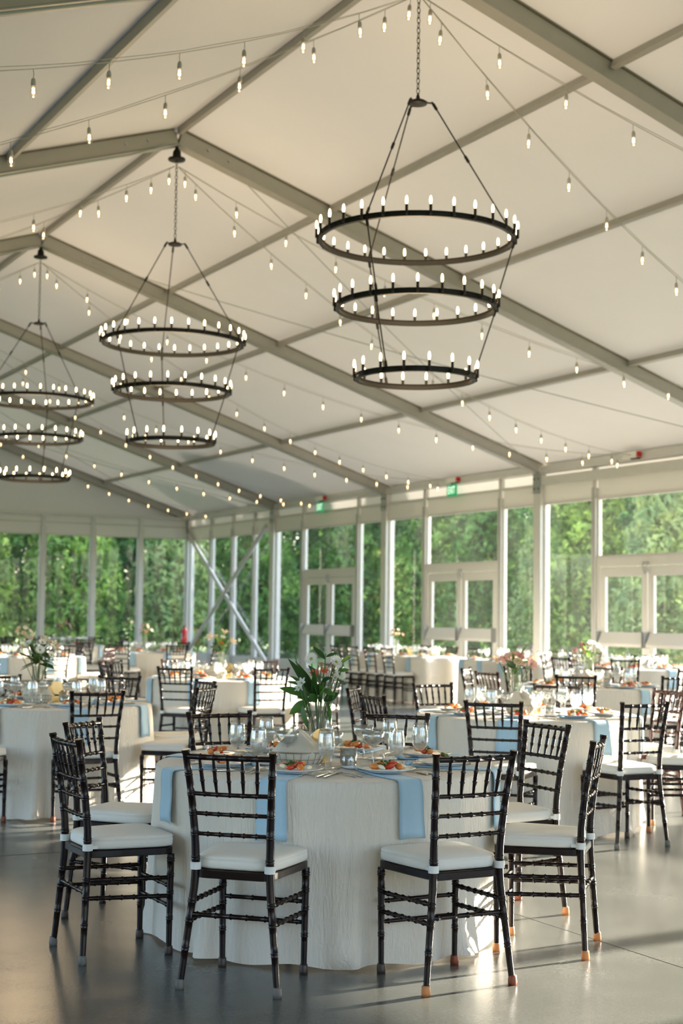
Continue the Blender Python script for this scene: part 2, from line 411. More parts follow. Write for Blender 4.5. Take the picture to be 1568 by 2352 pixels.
# conduit along the left slope of the rafters in view
for k in (0, 1, 2):
    mb = MB(); mb.tube([(XR - .15, yk(k) - .09, ZA - .04), (XR - .6, yk(k) - .09, zr(XR - .6) - .03), (XL + .3, yk(k) - .09, zr(XL + .3) - .03)], .013, 6); mb.obj('conduit', 'conduit', ceil)

# ------------------------------------------------------------------ walls
def wall_empty(name, label):
    o = bpy.data.objects.new(name, None); C.objects.link(o); return tag(o, label, kind='structure')
WR = wall_empty('wall_right', 'glazed white framed side wall of the tent')
WLF = wall_empty('wall_left', 'glazed side wall of the tent')
WF = wall_empty('wall_far', 'glazed gable end wall of the tent')
WN = wall_empty('wall_near', 'open near end of the tent')
def P(name, mb, mat, par): return mb.obj(name, mat, par)
ZW = 3.40; ZT = 3.72; SILL = .38
wcount = [0]
def window(x, y0, y1, z0, z1, axis='y', pane='glass', side=1):
    """framed clear pane; axis y runs along the side wall, axis x along the gable"""
    wcount[0] += 1; t = .035; d = .025
    mb = MB()
    def bx(a0, a1, c0, c1):
        if axis == 'y': mb.box(x - d, x + d, a0, a1, c0, c1)
        else: mb.box(a0, a1, x - d, x + d, c0, c1)
    bx(y0, y1, z0, z0 + t); bx(y0, y1, z1 - t, z1); bx(y0, y0 + t, z0 + t, z1 - t); bx(y1 - t, y1, z0 + t, z1 - t)
    o = mb.obj('window_%d' % wcount[0], 'frame'); tag(o, 'clear framed window panel of the tent wall', kind='structure')
    g = MB()
    if axis == 'y': g.add([(x, y0 + t, z0 + t), (x, y1 - t, z0 + t), (x, y1 - t, z1 - t), (x, y0 + t, z1 - t)], [(0, 1, 2, 3)])
    else: g.add([(y0 + t, x, z0 + t), (y1 - t, x, z0 + t), (y1 - t, x, z1 - t), (y0 + t, x, z1 - t)], [(0, 1, 2, 3)])
    g.obj('pane', pane, o)
    return o
def post(par, x, y, side):
    mb = MB(); mb.box(x - .10, x + .10, y - .10, y + .10, 0, ZE + .08); p = P('post', mb, 'alu', par)
    mb = MB(); mb.box(x - .104 * side - .004, x - .104 * side + .004, y - .11, y + .11, ZE - .30, ZE + .05)
    for sz in (-.22, -.06):
        for sy in (-.05, .05): pass
    q = P('joint_plate', mb, 'steel', p)
    mb = MB(); mb.box(x - .16, x + .16, y - .16, y + .16, 0, .015); P('base_plate', mb, 'steel', p)
    for sz in (-.22, -.05):
        for sy in (-.06, .06):
            mb = MB(); mb.tube([(x - .112 * side, y + sy, ZE + sz), (x - .130 * side, y + sy, ZE + sz)], .014, 6); P('bolt', mb, 'gasket', p)
def mullion(par, x, y, top=ZE + .03, w_=.11, d_=.13, z0=0):
    mb = MB(); mb.box(x - d_ / 2, x + d_ / 2, y - w_ / 2, y + w_ / 2, z0, top - .33); mb.box(x - d_ / 2 + .015, x + d_ / 2 - .015, y - w_ / 2 + .012, y + w_ / 2 - .012, top - .33, top)
    o = P('mullion', mb, 'alu', par)
    for s_ in (-1, 1):
        g = MB(); g.box(x - d_ / 2 - .003, x - d_ / 2 + .002, y + s_ * .018 - .002, y + s_ * .018 + .002, z0, top - .33); P('groove', g, 'gasket', o)
def side_bay(par, x, k, side, doors):
    ya, yb = yk(k) + .10, yk(k + 1) - .10
    # fabric bands and rails
    mb = MB(); mb.add([(x + .02 * side, ya, ZT), (x + .02 * side, yb, ZT), (x + .02 * side, yb, ZE + RT + .03), (x + .02 * side, ya, ZE + RT + .03)], [(0, 1, 2, 3)]); P('fabric_band', mb, 'band', par)
    if k == 1 and side == 1:
        mb = MB(); mb.box(x - .09, x + .03, ya, yb, ZT - .02, ZT + .13); P('header_beam', mb, 'alu', par)
    ms = [.225, .715] if doors else [.214, .456, .714]
    ym = [yk(k) + q * B for q in ms]
    edges = [ya] + ym + [yb]
    for y in ym: mullion(par, x, y)
    for i in range(len(edges) - 1):
        e0 = edges[i] + (.055 if i else 0); e1 = edges[i + 1] - (.055 if i < len(edges) - 2 else 0)
        mb = MB(); mb.box(x - .03, x + .03, e0, e1, ZT - .025, ZT + .02); P('rail', mb, 'alu', par)
        mb = MB(); mb.box(x - .012, x + .012, e0, e1, ZW, ZT - .025); P('roller_panel', mb, 'band', par)
        if doors and i == 1:
            window(x, e0, e1, 2.42, ZW)
            door(x, e0, e1, side)
        else:
            window(x, e0, e1, SILL, ZW)
            mb = MB(); mb.box(x - .02, x + .02, e0, e1, 0, SILL); P('sill_panel', mb, 'frame', par)
dcount = [0]
def door(x, y0, y1, side):
    dcount[0] += 1
    mb = MB(); s_ = side
    mb.box(x - .04, x + .04, y0, y0 + .06, 0, 2.42); mb.box(x - .04, x + .04, y1 - .06, y1, 0, 2.42); mb.box(x - .04, x + .04, y0 + .06, y1 - .06, 2.27, 2.42)
    fr = mb.obj('door_%d' % dcount[0], 'frame'); tag(fr, 'white framed glazed double door in the tent side wall', kind='structure')
    ym = (y0 + y1) / 2
    for a, b_, hy in ((y0 + .07, ym - .01, ym - .07), (ym + .01, y1 - .07, ym + .07)):
        lf = MB(); st = .13
        lf.box(x - .025, x + .025, a, a + st, .02, 2.26); lf.box(x - .025, x + .025, b_ - st, b_, .02, 2.26)
        lf.box(x - .025, x + .025, a + st, b_ - st, 2.11, 2.26); lf.box(x - .025, x + .025, a + st, b_ - st, 1.02, 1.22); lf.box(x - .025, x + .025, a + st, b_ - st, .02, .26)
        leaf = lf.obj('door_leaf', 'frame', fr)
        g = MB()
        for z0, z1 in ((.26, 1.02), (1.22, 2.11)):
            g.add([(x, a + st, z0), (x, b_ - st, z0), (x, b_ - st, z1), (x, a + st, z1)], [(0, 1, 2, 3)])
        g.obj('door_pane', 'glass', leaf)
        # push-bar housing, wedge shaped
        h = MB(); xa = x - .025 * s_; xb = x - .12 * s_
        ya_, yb_ = a + .03, b_ - .03
        h.add([(xa, ya_, 1.0), (xa, yb_, 1.0), (xa, yb_, 1.23), (xa, ya_, 1.23), (xb, ya_ + .02, 1.0), (xb, yb_ - .02, 1.0), (xb, yb_ - .02, 1.05), (xb, ya_ + .02, 1.05)],
              [(0, 1, 5, 4), (4, 5, 6, 7), (7, 6, 2, 3), (0, 4, 7, 3), (1, 2, 6, 5)])
        h.obj('push_bar', 'frame', leaf)
        for e in (ya_ - .006, yb_ + .006):
            c = MB(); c.box(min(xa, xb - .01 * s_), max(xa, xb - .01 * s_), e - .006, e + .006, .99, 1.24); c.obj('bar_end', 'steel', leaf)
    for hy in (ym - .05, ym + .05):
        t = MB(); t.tube([(x - .03 * s_, hy, 2.30), (x - .07 * s_, hy, 2.32), (x - .085 * s_, hy, 2.24), (x - .04 * s_, hy, 2.14)], .010, 6); t.obj('latch', 'steel', fr)
for k in range(0, 5):
    if k < 4: side_bay(WR, XW, k, 1, True)
side_bay(WR, XW, 4, 1, False)
side_bay(WR, XW, -1, 1, True)
for k in range(-3, 6):
    post(WR, XW, yk(k), 1); post(WLF, XL, yk(k), -1)
for k in (-3, -2):
    for par, x in ((WR, XW), (WLF, XL)):
        mb = MB(); mb.box(x - .02, x + .02, yk(k) + .1, yk(k + 1) - .1, 0, ZE + .1); P('solid_panel', mb, 'solidwall', par)
for k in range(-1, 5):
    y = yk(k); mb = MB(); mb.box(XL - .02, XL + .02, y + .1, y + B - .1, 0, SILL); mb.box(XL - .02, XL + .02, y + .1, y + B - .1, ZW, ZE + .1); P('side_panel', mb, 'band', WLF)
    for q in (.25, .5, .75): mullion(WLF, XL, y + q * B)
    for q in range(4):
        window(XL, y + q * B / 4 + .1, y + (q + 1) * B / 4 - .1, SILL, ZW)
# diagonal bracing tubes in the last bay of the side wall
for a, e in (((XW - .10, yk(5) - .15, ZE - .35), (XW - .10, yk(4) + .12, .25)), ((XW - .19, yk(4) + .12, ZE - .35), (XW - .19, yk(5) - .15, .25))):
    mb = MB(); mb.tube([a, e], .052, 10); P('brace_tube', mb, 'alu', WR)
# gable wall
gx = [XL + .1, -1.5, -.2, 1.1, 2.4, 3.72, 5.02, 6.35, 7.8, 9.5, 10.86, 12.19, 13.48, XW - .1]
for i in range(len(gx) - 1):
    a = gx[i] + (.055 if i else 0); b_ = gx[i + 1] - (.055 if i < len(gx) - 2 else 0)
    if i:
        x = gx[i]; mb = MB(); mb.box(x - .06, x + .06, YG - .065, YG + .065, 0, 3.60); mb.box(x - .045, x + .045, YG - .05, YG + .05, 3.60, 3.90); P('mullion', mb, 'alu', WF)
    window(YG, a, b_, SILL, 3.43, axis='x')
    mb = MB(); mb.box(a, b_, YG - .02, YG + .02, 0, SILL); P('sill_panel', mb, 'frame', WF)
    mb = MB(); mb.box(a, b_, YG - .012, YG + .012, 3.43, 3.70); P('roller_panel', mb, 'band', WF)
    mb = MB(); mb.box(a, b_, YG - .03, YG + .03, 3.70, 3.74); P('rail', mb, 'alu', WF)
    mb = MB(); mb.box(a, b_, YG + .0, YG + .02, 3.74, 3.90); P('fabric_band', mb, 'band', WF)
mb = MB(); mb.box(XL + .1, XW - .1, YG - .06, YG + .06, 3.90, 3.99); P('eave_beam', mb, 'alu', WF)
mb = MB(); mb.add([(XL, YG + .03, 3.98), (XW, YG + .03, 3.98), (XW, YG + .03, zr(XW) + RT), (XR, YG + .03, ZA + RT), (XL, YG + .03, zr(XL) + RT)], [(0, 1, 2, 3, 4)]); P('gable_fabric', mb, 'roof', WF)
mb = MB(); mb.box(XL, XR - 4, YN - 3.9, YN - 3.85, 0, ZE); mb.box(XR + 4, XW, YN - 3.9, YN - 3.85, 0, ZE); P('end_panel', mb, 'band', WN)

# ------------------------------------------------------------------ trees outside
rng = random.Random(7)
def tree_proto(idx, h, r0, shape, mat, nq, leaf):
    rn = random.Random(100 + idx)
    t = thing('evergreen_tree' if idx != 1 else 'broadleaf_tree', 'tree', 'tree')
    mb = MB(); mb.tube([(0, 0, -.03), (.03, 0, h * .3), (0, .03, h * .75)], [.13, .10, .04], 7); mb.obj('trunk', 'bark', t)
    vs, fs = [], []
    nb = 46; lobes = []
    for i in range(nb):
        z = h * (.06 + .90 * (i / nb)); q = z / h
        if shape == 'cone': rad = r0 * (1 - q) ** .75 + .10
        else: rad = r0 * math.sin(PI * min(1, (q * .93 + .07))) ** .55 * (1 - .25 * q)
        a = i * 2.4 + rn.uniform(-.4, .4)
        lobes.append((math.cos(a) * rad * .62, math.sin(a) * rad * .62, z, max(.28, rad * .50)))
    for i in range(nq):
        lx, ly, lz, lr = lobes[rn.randrange(nb)]
        d = Vector((rn.gauss(0, 1), rn.gauss(0, 1), rn.gauss(0, 1))).normalized()
        p = Vector((lx, ly, lz)) + d * lr * rn.uniform(.72, 1.08) * Vector((1, 1, .8)).length / 1.62
        nrm = (d + Vector((rn.uniform(-.8, .8), rn.uniform(-.8, .8), rn.uniform(-.8, .8)))).normalized()
        x = nrm.orthogonal().normalized(); x.rotate(Matrix.Rotation(rn.uniform(0, 6.28), 3, nrm)); y = nrm.cross(x)
        s_ = leaf * rn.uniform(.6, 1.3); o = len(vs)
        vs += [tuple(p - x * s_ * .5), tuple(p - y * s_ * .28 + nrm * .02), tuple(p + x * s_ * .6 - Vector((0, 0, s_ * .25))), tuple(p + y * s_ * .28 + nrm * .02)]
        fs.append((o, o + 1, o + 2, o + 3))
    mb = MB(); mb.add(vs, fs, False); f = mb.obj('foliage', mat, t); f['kind'] = 'stuff'
    return t
protos = [tree_proto(0, 8.2, 1.9, 'cone', 'fol1', 9500, .24), tree_proto(1, 9.0, 2.5, 'round', 'fol2', 9500, .27), tree_proto(2, 7.6, 1.7, 'cone', 'fol3', 8000, .24)]
TL = [('bright green evergreen beyond the %s glass', 'evergreens beyond the %s glass'),
      ('dark broad crowned tree beyond the %s glass', 'broad crowned trees beyond the %s glass'),
      ('pale yellow green evergreen beyond the %s glass', 'pale evergreens beyond the %s glass')]
tspots = []
y = 27.0; i = 0
while y < 50:
    tspots.append((26.5 + rng.uniform(-.9, .9), y, (0, 2, 0, 2, 0)[i % 5], rng.uniform(.80, .98), 'side')); y += rng.uniform(2.9, 3.4); i += 1
y = 27.0
while y < 56:
    tspots.append((31.5 + rng.uniform(-1, 1), y, 1, rng.uniform(.95, 1.2), 'side')); y += 4.3
y = 4.0
while y < 27:
    tspots.append((40 + rng.uniform(-1, 1), y, 1, rng.uniform(.55, .66), 'side')); y += 3.9
x = -2.0; i = 0
while x < 25:
    tspots.append((x, 44.8 + rng.uniform(-.8, .8), (0, 0, 2, 0)[i % 4], rng.uniform(.85, 1.0), 'gable')); x += rng.uniform(3.0, 3.5); i += 1
x = -4
while x < 30:
    tspots.append((x, 50 + rng.uniform(-.8, .8), 1, rng.uniform(1.0, 1.2), 'gable')); x += 3.3
ORD = ['first', 'second', 'third', 'fourth', 'fifth', 'sixth', 'seventh', 'eighth', 'ninth', 'tenth', 'eleventh', 'twelfth', 'thirteenth', 'fourteenth', 'fifteenth', 'sixteenth', 'seventeenth', 'eighteenth', 'nineteenth']
used = set(); cnt = {}
for (x, y, k, s_, wn) in tspots:
    grp = TL[k][1] % wn; cnt[grp] = cnt.get(grp, 0) + 1
    lab = '%s, %s from the %s' % (TL[k][0] % wn, ORD[min(18, cnt[grp] - 1)], 'near end' if wn == 'side' else 'left')
    if k not in used:
        t = protos[k]; used.add(k); t.location = (x, y, 0); t['label'] = lab; t['group'] = grp; t.rotation_euler[2] = rng.uniform(0, 6)
    else:
        t = dup(protos[k], (x, y, 0), rng.uniform(0, 6), lab, grp)
    t.scale = (s_ * rng.uniform(.9, 1.12), s_, s_)

# ------------------------------------------------------------------ chairs
def bumps(fn_p, fn_r, z0, z1, n, marks, add=.003, hw=.0045, dbl=True):
    """points and radii along a turned member with small raised rings at the marks (parameter values)"""
    ts = [z0 + (z1 - z0) * i / n for i in range(n + 1)]
    rs = {t: 0 for t in ts}
    for m_ in marks:
        cs = (m_ - hw * 1.25, m_ + hw * 1.25) if dbl else (m_,)
        for c in cs:
            for d_, q in ((-hw, 0), (-hw * .45, add), (hw * .45, add), (hw, 0)):
                t = c + d_
                if z0 < t < z1: rs[t] = q
    ts = sorted(rs)
    return [fn_p(t) for t in ts], [fn_r(t) + rs[t] for t in ts]
def lerp(a, b_, t): return a + (b_ - a) * t
def pl(tab, z):
    for (z0, a), (z1, b_) in zip(tab, tab[1:]):
        if z <= z1: return lerp(a, b_, (z - z0) / (z1 - z0))
    return tab[-1][1]
def post_xy(z):
    x = pl([(0, .200), (.15, .184), (.30, .167), (.40, .156), (.48, .153), (.60, .156), (.75, .165), (.92, .181)], z)
    y = pl([(0, -.200), (.15, -.190), (.30, -.180), (.44, -.172), (.55, -.176), (.70, -.194), (.92, -.232)], z)
    return x, y
def rail_mesh(x0, y0, z0, x1, y1, z1, r, marks, bow=0, seg=8, add=.0028, nm=8):
    a = Vector((x0, y0, z0)); b_ = Vector((x1, y1, z1)); L = (b_ - a).length
    f = lambda t: a.lerp(b_, t) + Vector((0, -bow * math.sin(PI * t), 0))
    pts, rs = bumps(f, lambda t: r, 0, 1, nm, marks, add, .0042 / L, False)
    return MB().tube(pts, rs, seg)
CH = {}
for sgn in (-1, 1):
    pts, rs = bumps(lambda z: (sgn * post_xy(z)[0], post_xy(z)[1], z), lambda z: pl([(0, .0122), (.25, .0148), (.44, .0165), (.60, .0155), (.92, .0138)], z), .03, .905, 22,
                    (.155, .262, .335, .500, .595, .674, .751, .828), .0022, .004)
    pts += [(sgn * post_xy(.908)[0], post_xy(.908)[1], .908), (sgn * post_xy(.921)[0], post_xy(.921)[1], .921)]; rs += [.0165, .0165]
    CH['post', sgn] = MB().tube(pts, rs, 12)
    pts, rs = bumps(lambda z: (sgn * pl([(0, .176), (.425, .180)], z), .188, z), lambda z: pl([(0, .0120), (.425, .0155)], z), .03, .425, 8, (.155, .262, .335, .40), .0022, .004)
    CH['fleg', sgn] = MB().tube(pts, rs, 12)
    CH['rcap', sgn] = MB().lathe([(0, 0), (.017, 0), (.0185, .012), (.0165, .032), (.0155, .038), (.0, .038)], 12, (sgn * .200, -.200, 0))
    CH['fcap', sgn] = MB().lathe([(0, 0), (.017, 0), (.0185, .012), (.0165, .032), (.0155, .038), (.0, .038)], 12, (sgn * .176, .188, 0))
    for nm, zr_, zf in (('ss1', .335, .325), ('ss2', .262, .248)):
        xr_, yr_ = post_xy(zr_)
        CH[nm, sgn] = rail_mesh(sgn * xr_, yr_ + .008, zr_, sgn * .178, .180, zf, .0092, (.12, .27, .42, .57, .72, .87))
    x_, y_ = post_xy(.468)
    CH['strap', sgn] = MB().tube([(sgn * x_, y_, .456), (sgn * x_, y_, .484)], .0215, 12).box(sgn * x_ - .012, sgn * x_ + .012, y_ + .01, y_ + .04, .462, .476)
CH['fs1'] = rail_mesh(-.172, .188, .288, .172, .188, .288, .0088, (.08, .36, .64, .92))
CH['fs2'] = rail_mesh(-.172, .188, .205, .172, .188, .205, .0088, (.08, .36, .64, .92))
x_, y_ = post_xy(.284); CH['rs'] = rail_mesh(-x_ + .01, y_, .284, x_ - .01, y_, .284, .0095, (.06, .3, .5, .7, .94))
BOW = .018
for nm, z_, r_ in (('top', .895, .0118), ('r1', .751, .0088), ('r2', .674, .0082), ('r3', .595, .0082)):
    x_, y_ = post_xy(z_)
    CH[nm] = rail_mesh(-x_ + .006, y_, z_, x_ - .006, y_, z_, r_, [(-.5 + i_) / 5 * 0 + (i_ + .5) / 6 + 1 / 12 for i_ in range(5)], BOW * (z_ - .45) / .45)
for i_ in range(5):
    t = (i_ + 1) / 6
    xa, ya_ = post_xy(.751); xb, yb_ = post_xy(.895)
    a = Vector((lerp(-xa, xa, t), ya_ - BOW * .67 * math.sin(PI * t), .756)); b_ = Vector((lerp(-xb, xb, t), yb_ - BOW * .99 * math.sin(PI * t), .890))
    pts, rs = bumps(lambda q: a.lerp(b_, q), lambda q: pl([(0, .0052), (.35, .0085), (.65, .0088), (1, .0056)], q), 0, 1, 8, (.36, .66), .0018, .028, False)
    CH['sp', i_] = MB().tube(pts, rs, 8)
def outline(t, hw0, hw1, y0, y1, n=6.0):
    c, s_ = math.cos(t), math.sin(t)
    X = math.copysign(abs(c) ** (2 / n), c); Y = math.copysign(abs(s_) ** (2 / n), s_)
    yy = lerp(y0, y1, (Y + 1) / 2); hw = lerp(hw0, hw1, (Y + 1) / 2)
    return X * hw, yy
def pad(rings, seg, hw0, hw1, y0, y1, smooth=True, n=6.0):
    mb = MB(); vs = []; cx_, cy_ = 0, (y0 + y1) / 2
    for sc_, z in rings:
        for k in range(seg):
            x, y = outline(2 * PI * k / seg, hw0, hw1, y0, y1, n); vs.append((x * sc_, cy_ + (y - cy_) * sc_, z))
    m_ = len(rings)
    fs = [(i * seg + k, i * seg + (k + 1) % seg, (i + 1) * seg + (k + 1) % seg, (i + 1) * seg + k) for i in range(m_ - 1) for k in range(seg)]
    fs += [tuple(range(seg - 1, -1, -1)), tuple((m_ - 1) * seg + k for k in range(seg))]
    return mb.add(vs, fs, smooth)
CH['frame'] = pad([(.97, .424), (1, .428), (1, .452), (.98, .455)], 40, .160, .200, -.185, .205, False, 9)
CH['cush'] = pad([(.92, .456), (.985, .460), (1.0, .468), (1.0, .486), (.985, .494), (1.0, .498), (.985, .503), (.90, .510), (.6, .514), (.2, .515)], 40, .165, .205, -.165, .212, True, 6)
CHM = {}
def chair_mesh(key, mat):
    k = (key, mat)
    if k not in CHM:
        kk = key if isinstance(key, tuple) else (key,)
        CHM[k] = CH[key].mesh('chair_' + '_'.join(str(q) for q in kk), mat)
    return CHM[k]
def make_chair(label, wood='wood', caps=('capd', 'capd', 'capd', 'capd'), group=None):
    t = thing('dining_chair', label, 'chair', group=group)
    W_ = lambda nm, key: link(nm, chair_mesh(key, wood), t)
    for i_, sg in enumerate((-1, 1)):
        p = W_('back_post', ('post', sg)); link('foot_cap', chair_mesh(('rcap', sg), caps[i_]), p)
        link('cushion_strap', chair_mesh(('strap', sg), 'strap'), t)
        f = W_('front_leg', ('fleg', sg)); link('foot_cap', chair_mesh(('fcap', sg), caps[2 + i_]), f)
        W_('stretcher', ('ss1', sg)); W_('stretcher', ('ss2', sg))
    W_('stretcher', 'fs1'); W_('stretcher', 'fs2'); W_('stretcher', 'rs')
    W_('top_rail', 'top')
    for q in ('r1', 'r2', 'r3'): W_('back_rail', q)
    for i_ in range(5): W_('spindle', ('sp', i_))
    W_('seat_frame', 'frame'); link('seat_cushion', chair_mesh('cush', 'cushion'), t)
    return t
CV = {}
def chair_at(x, y, rz, label, group, wood='wood', caps=('capd',) * 4):
    key = (wood, caps)
    if key not in CV:
        CV[key] = make_chair(label, wood, caps, group); o = CV[key]; kids(o)
        for c_ in kids(o): kids(c_)
        o.location = (x, y, 0); o.rotation_euler = (0, 0, rz)
        return o
    return dup(CV[key], (x, y, 0), rz, label, group)

# ------------------------------------------------------------------ tables and cloths
TOPZ = .762
def round_cloth(cx, cy, R, seed, avoid):
    rn = random.Random(seed); seg = 220
    ph = [rn.uniform(0, 6.28) for _ in range(8)]; fr = [17, 23, 29, 41, 53, 11, 7, 67]
    def fold(t): return sum(math.sin(f * t + p + .6 * math.sin(3 * t + p)) * a for f, p, a in zip(fr, ph, (.8, .7, .5, .35, .25, .6, .5, .15))) / 2.0
    def calm(t):
        d = min(abs((t - a + PI) % (2 * PI) - PI) for a in avoid)
        return min(1, max(0, (d - .27) / .08))
    prof = [(0, 0), (.3, 0), (.6, 0), (.85, 0), (.97, 0), (.985, -.0015), (.994, -.005), (1.0, -.012)]
    mb = MB(); vs = []
    for k in range(seg):
        t = 2 * PI * k / seg
        for q, z in prof: vs.append((R * q * math.cos(t), R * q * math.sin(t), TOPZ + z + (.0006 * math.sin(9 * t + ph[0]) if q > .4 else 0)))
    m_ = len(prof); nv = 13; zs = [TOPZ - .012 - (TOPZ - .016) * ((i + 1) / nv) for i in range(nv)]
    side = []
    for k in range(seg):
        t = 2 * PI * k / seg; fo = fold(t); c = calm(t)
        for i, z in enumerate(zs):
            d = (i + 1) / nv
            r = R + .002 + d * (.004 + .026 * c) + (fo * .032 * (d ** .75)) * (.13 + .87 * c) + .008 * c * d * math.sin(31 * t + 5 * d)
            if i == nv - 1:
                r += (.022 + .030 * math.sin(5 * t + ph[3]) + .020 * math.sin(23 * t + ph[4])) * c; z = .005 + .008 * (1 + math.sin(13 * t + ph[1]))
            elif i == nv - 2:
                r += (.015) * c; z = zs[i] - .004
            lim = R + .010 + .125 * c
            side.append((min(r, lim) * math.cos(t), min(r, lim) * math.sin(t), z))
    tot = []
    for k in range(seg): tot += vs[k * m_:(k + 1) * m_] + side[k * nv:(k + 1) * nv]
    M_ = m_ + nv
    fs = [(k * M_ + i, k * M_ + i + 1, ((k + 1) % seg) * M_ + i + 1, ((k + 1) % seg) * M_ + i) for k in range(seg) for i in range(M_ - 1)]
    mb.add(tot, fs, True)
    o = mb.obj('tablecloth', 'cloth'); o.location = (cx, cy, 0); return o
def rect_cloth(cx, cy, hx, hy, seed):
    rn = random.Random(seed); seg = 240; ph = [rn.uniform(0, 6.28) for _ in range(6)]
    mb = MB(); vs = []; nv = 10
    def pt(t, off):
        x, y = outline(t, hx, hx, -hy, hy, 26)
        l = math.hypot(x / hx, y / hy); nx_, ny_ = (x / hx) ** 9, (y / hy) ** 9; q = math.hypot(nx_, ny_) or 1
        return x + nx_ / q * off, y + ny_ / q * off
    rings = [(.0, TOPZ), (.5, TOPZ), (.96, TOPZ), (.99, TOPZ - .003)]
    # even spacing along the perimeter
    ts = []; import bisect
    fine = [2 * PI * i / 4000 for i in range(4001)]; acc = [0]; lp = pt(0, 0)
    for t in fine[1:]:
        p = pt(t, 0); acc.append(acc[-1] + math.hypot(p[0] - lp[0], p[1] - lp[1])); lp = p
    for k in range(seg): ts.append(fine[min(4000, bisect.bisect(acc, acc[-1] * k / seg))])
    L = acc[-1]
    for k in range(seg):
        t = ts[k]; s_ = k / seg * L
        for q, z in rings:
            x, y = pt(t, 0); vs.append((x * q, y * q, z))
        fo = math.sin(s_ * 23 + ph[0] + math.sin(s_ * 3)) * .6 + math.sin(s_ * 37 + ph[1]) * .4
        for i in range(nv):
            d = (i + 1) / nv; x, y = pt(t, .004 + d * .014 + fo * .009 * d); vs.append((x, y, TOPZ - .006 - (TOPZ - .02) * d))
    m_ = len(rings) + nv
    fs = [(k * m_ + i, k * m_ + i + 1, ((k + 1) % seg) * m_ + i + 1, ((k + 1) % seg) * m_ + i) for k in range(seg) for i in range(m_ - 1)]
    mb.add(vs, fs, True); o = mb.obj('tablecloth', 'cloth'); o.location = (cx, cy, 0); return o
RT_ = .785
def table_round(cx, cy, nm):
    t = thing('round_table', 'round folding banquet table hidden under the cloth of the %s' % nm, 'table', (cx, cy, 0))
    mb = MB(); mb.lathe([(0, .735), (RT_ - .006, .735), (RT_ - .004, .757), (0, .757)], 40); mb.obj('tabletop', 'frame', t)
    for a in (0, 1, 2, 3):
        q = PI / 4 + a * PI / 2; mb = MB(); mb.tube([(.5 * math.cos(q), .5 * math.sin(q), 0), (.5 * math.cos(q), .5 * math.sin(q), .735)], .015, 8); mb.obj('leg', 'steel', t)
def table_rect(cx, cy, hx, hy, nm):
    t = thing('rectangular_table', 'long folding banquet table hidden under the cloth of the %s' % nm, 'table', (cx, cy, 0))
    mb = MB(); mb.box(-hx + .05, hx - .05, -hy + .09, hy - .09, .735, .757); mb.obj('tabletop', 'frame', t)
    for a in (-1, 1):
        for b_ in (-1, 1):
            mb = MB(); mb.tube([(a * (hx - .1), b_ * (hy - .15), 0), (a * (hx - .1), b_ * (hy - .15), .735)], .015, 8); mb.obj('leg', 'steel', t)

# ------------------------------------------------------------------ tableware prototypes (meshes shared)
ME = {}
def lm(key, mb, mat): ME[key] = mb.mesh(key, mat); return ME[key]
lm('plate', MB().lathe([(0, .006), (.075, .006), (.082, .008), (.098, .013), (.126, .019), (.127, .0175), (.100, .010), (.080, .002), (.078, 0), (.0, 0)], 36), 'plate')
lm('bread', MB().lathe([(0, .005), (.042, .005), (.048, .007), (.070, .013), (.071, .0115), (.050, .003), (.043, 0), (0, 0)], 28), 'plate')
gob = [(0, 0), (.034, 0), (.034, .0015), (.020, .005), (.006, .009), (.0045, .020), (.0065, .032), (.0045, .045), (.008, .058), (.022, .068), (.034, .085), (.0395, .108), (.0385, .135), (.034, .165), (.0305, .188)]
lm('goblet', MB().lathe(gob + [(.0295, .188), (.033, .165), (.0375, .135), (.0385, .108), (.033, .086), (.021, .070), (0, .062)], 20), 'crystal')
lm('gwater', MB().lathe([(0, .064), (.020, .072), (.0325, .088), (.0378, .108), (.0368, .135), (.0340, .155), (0, .155)], 16), 'water')
rib = lambda t, z: 1 + (.03 * (1 if math.sin(t * 16) > 0 else -1) if z > .118 else 0)
lm('coupe', MB().lathe([(0, 0), (.032, 0), (.032, .0015), (.015, .004), (.0045, .008), (.0038, .05), (.0045, .085), (.010, .095), (.030, .105), (.044, .118), (.049, .135), (.051, .160), (.0495, .160), (.0475, .136), (.042, .120), (.028, .108), (0, .099)], 32, wob=rib), 'cut')
lm('napkin_knot', MB().blob((0, 0, .013), .018, 1.0, 1.3, .7, 10, 6, .3).blob((.002, .026, .010), .012, .9, 1.7, .7, 8, 5, .3).blob((.002, -.026, .010), .012, .9, 1.7, .7, 8, 5, -.3), 'napkin')
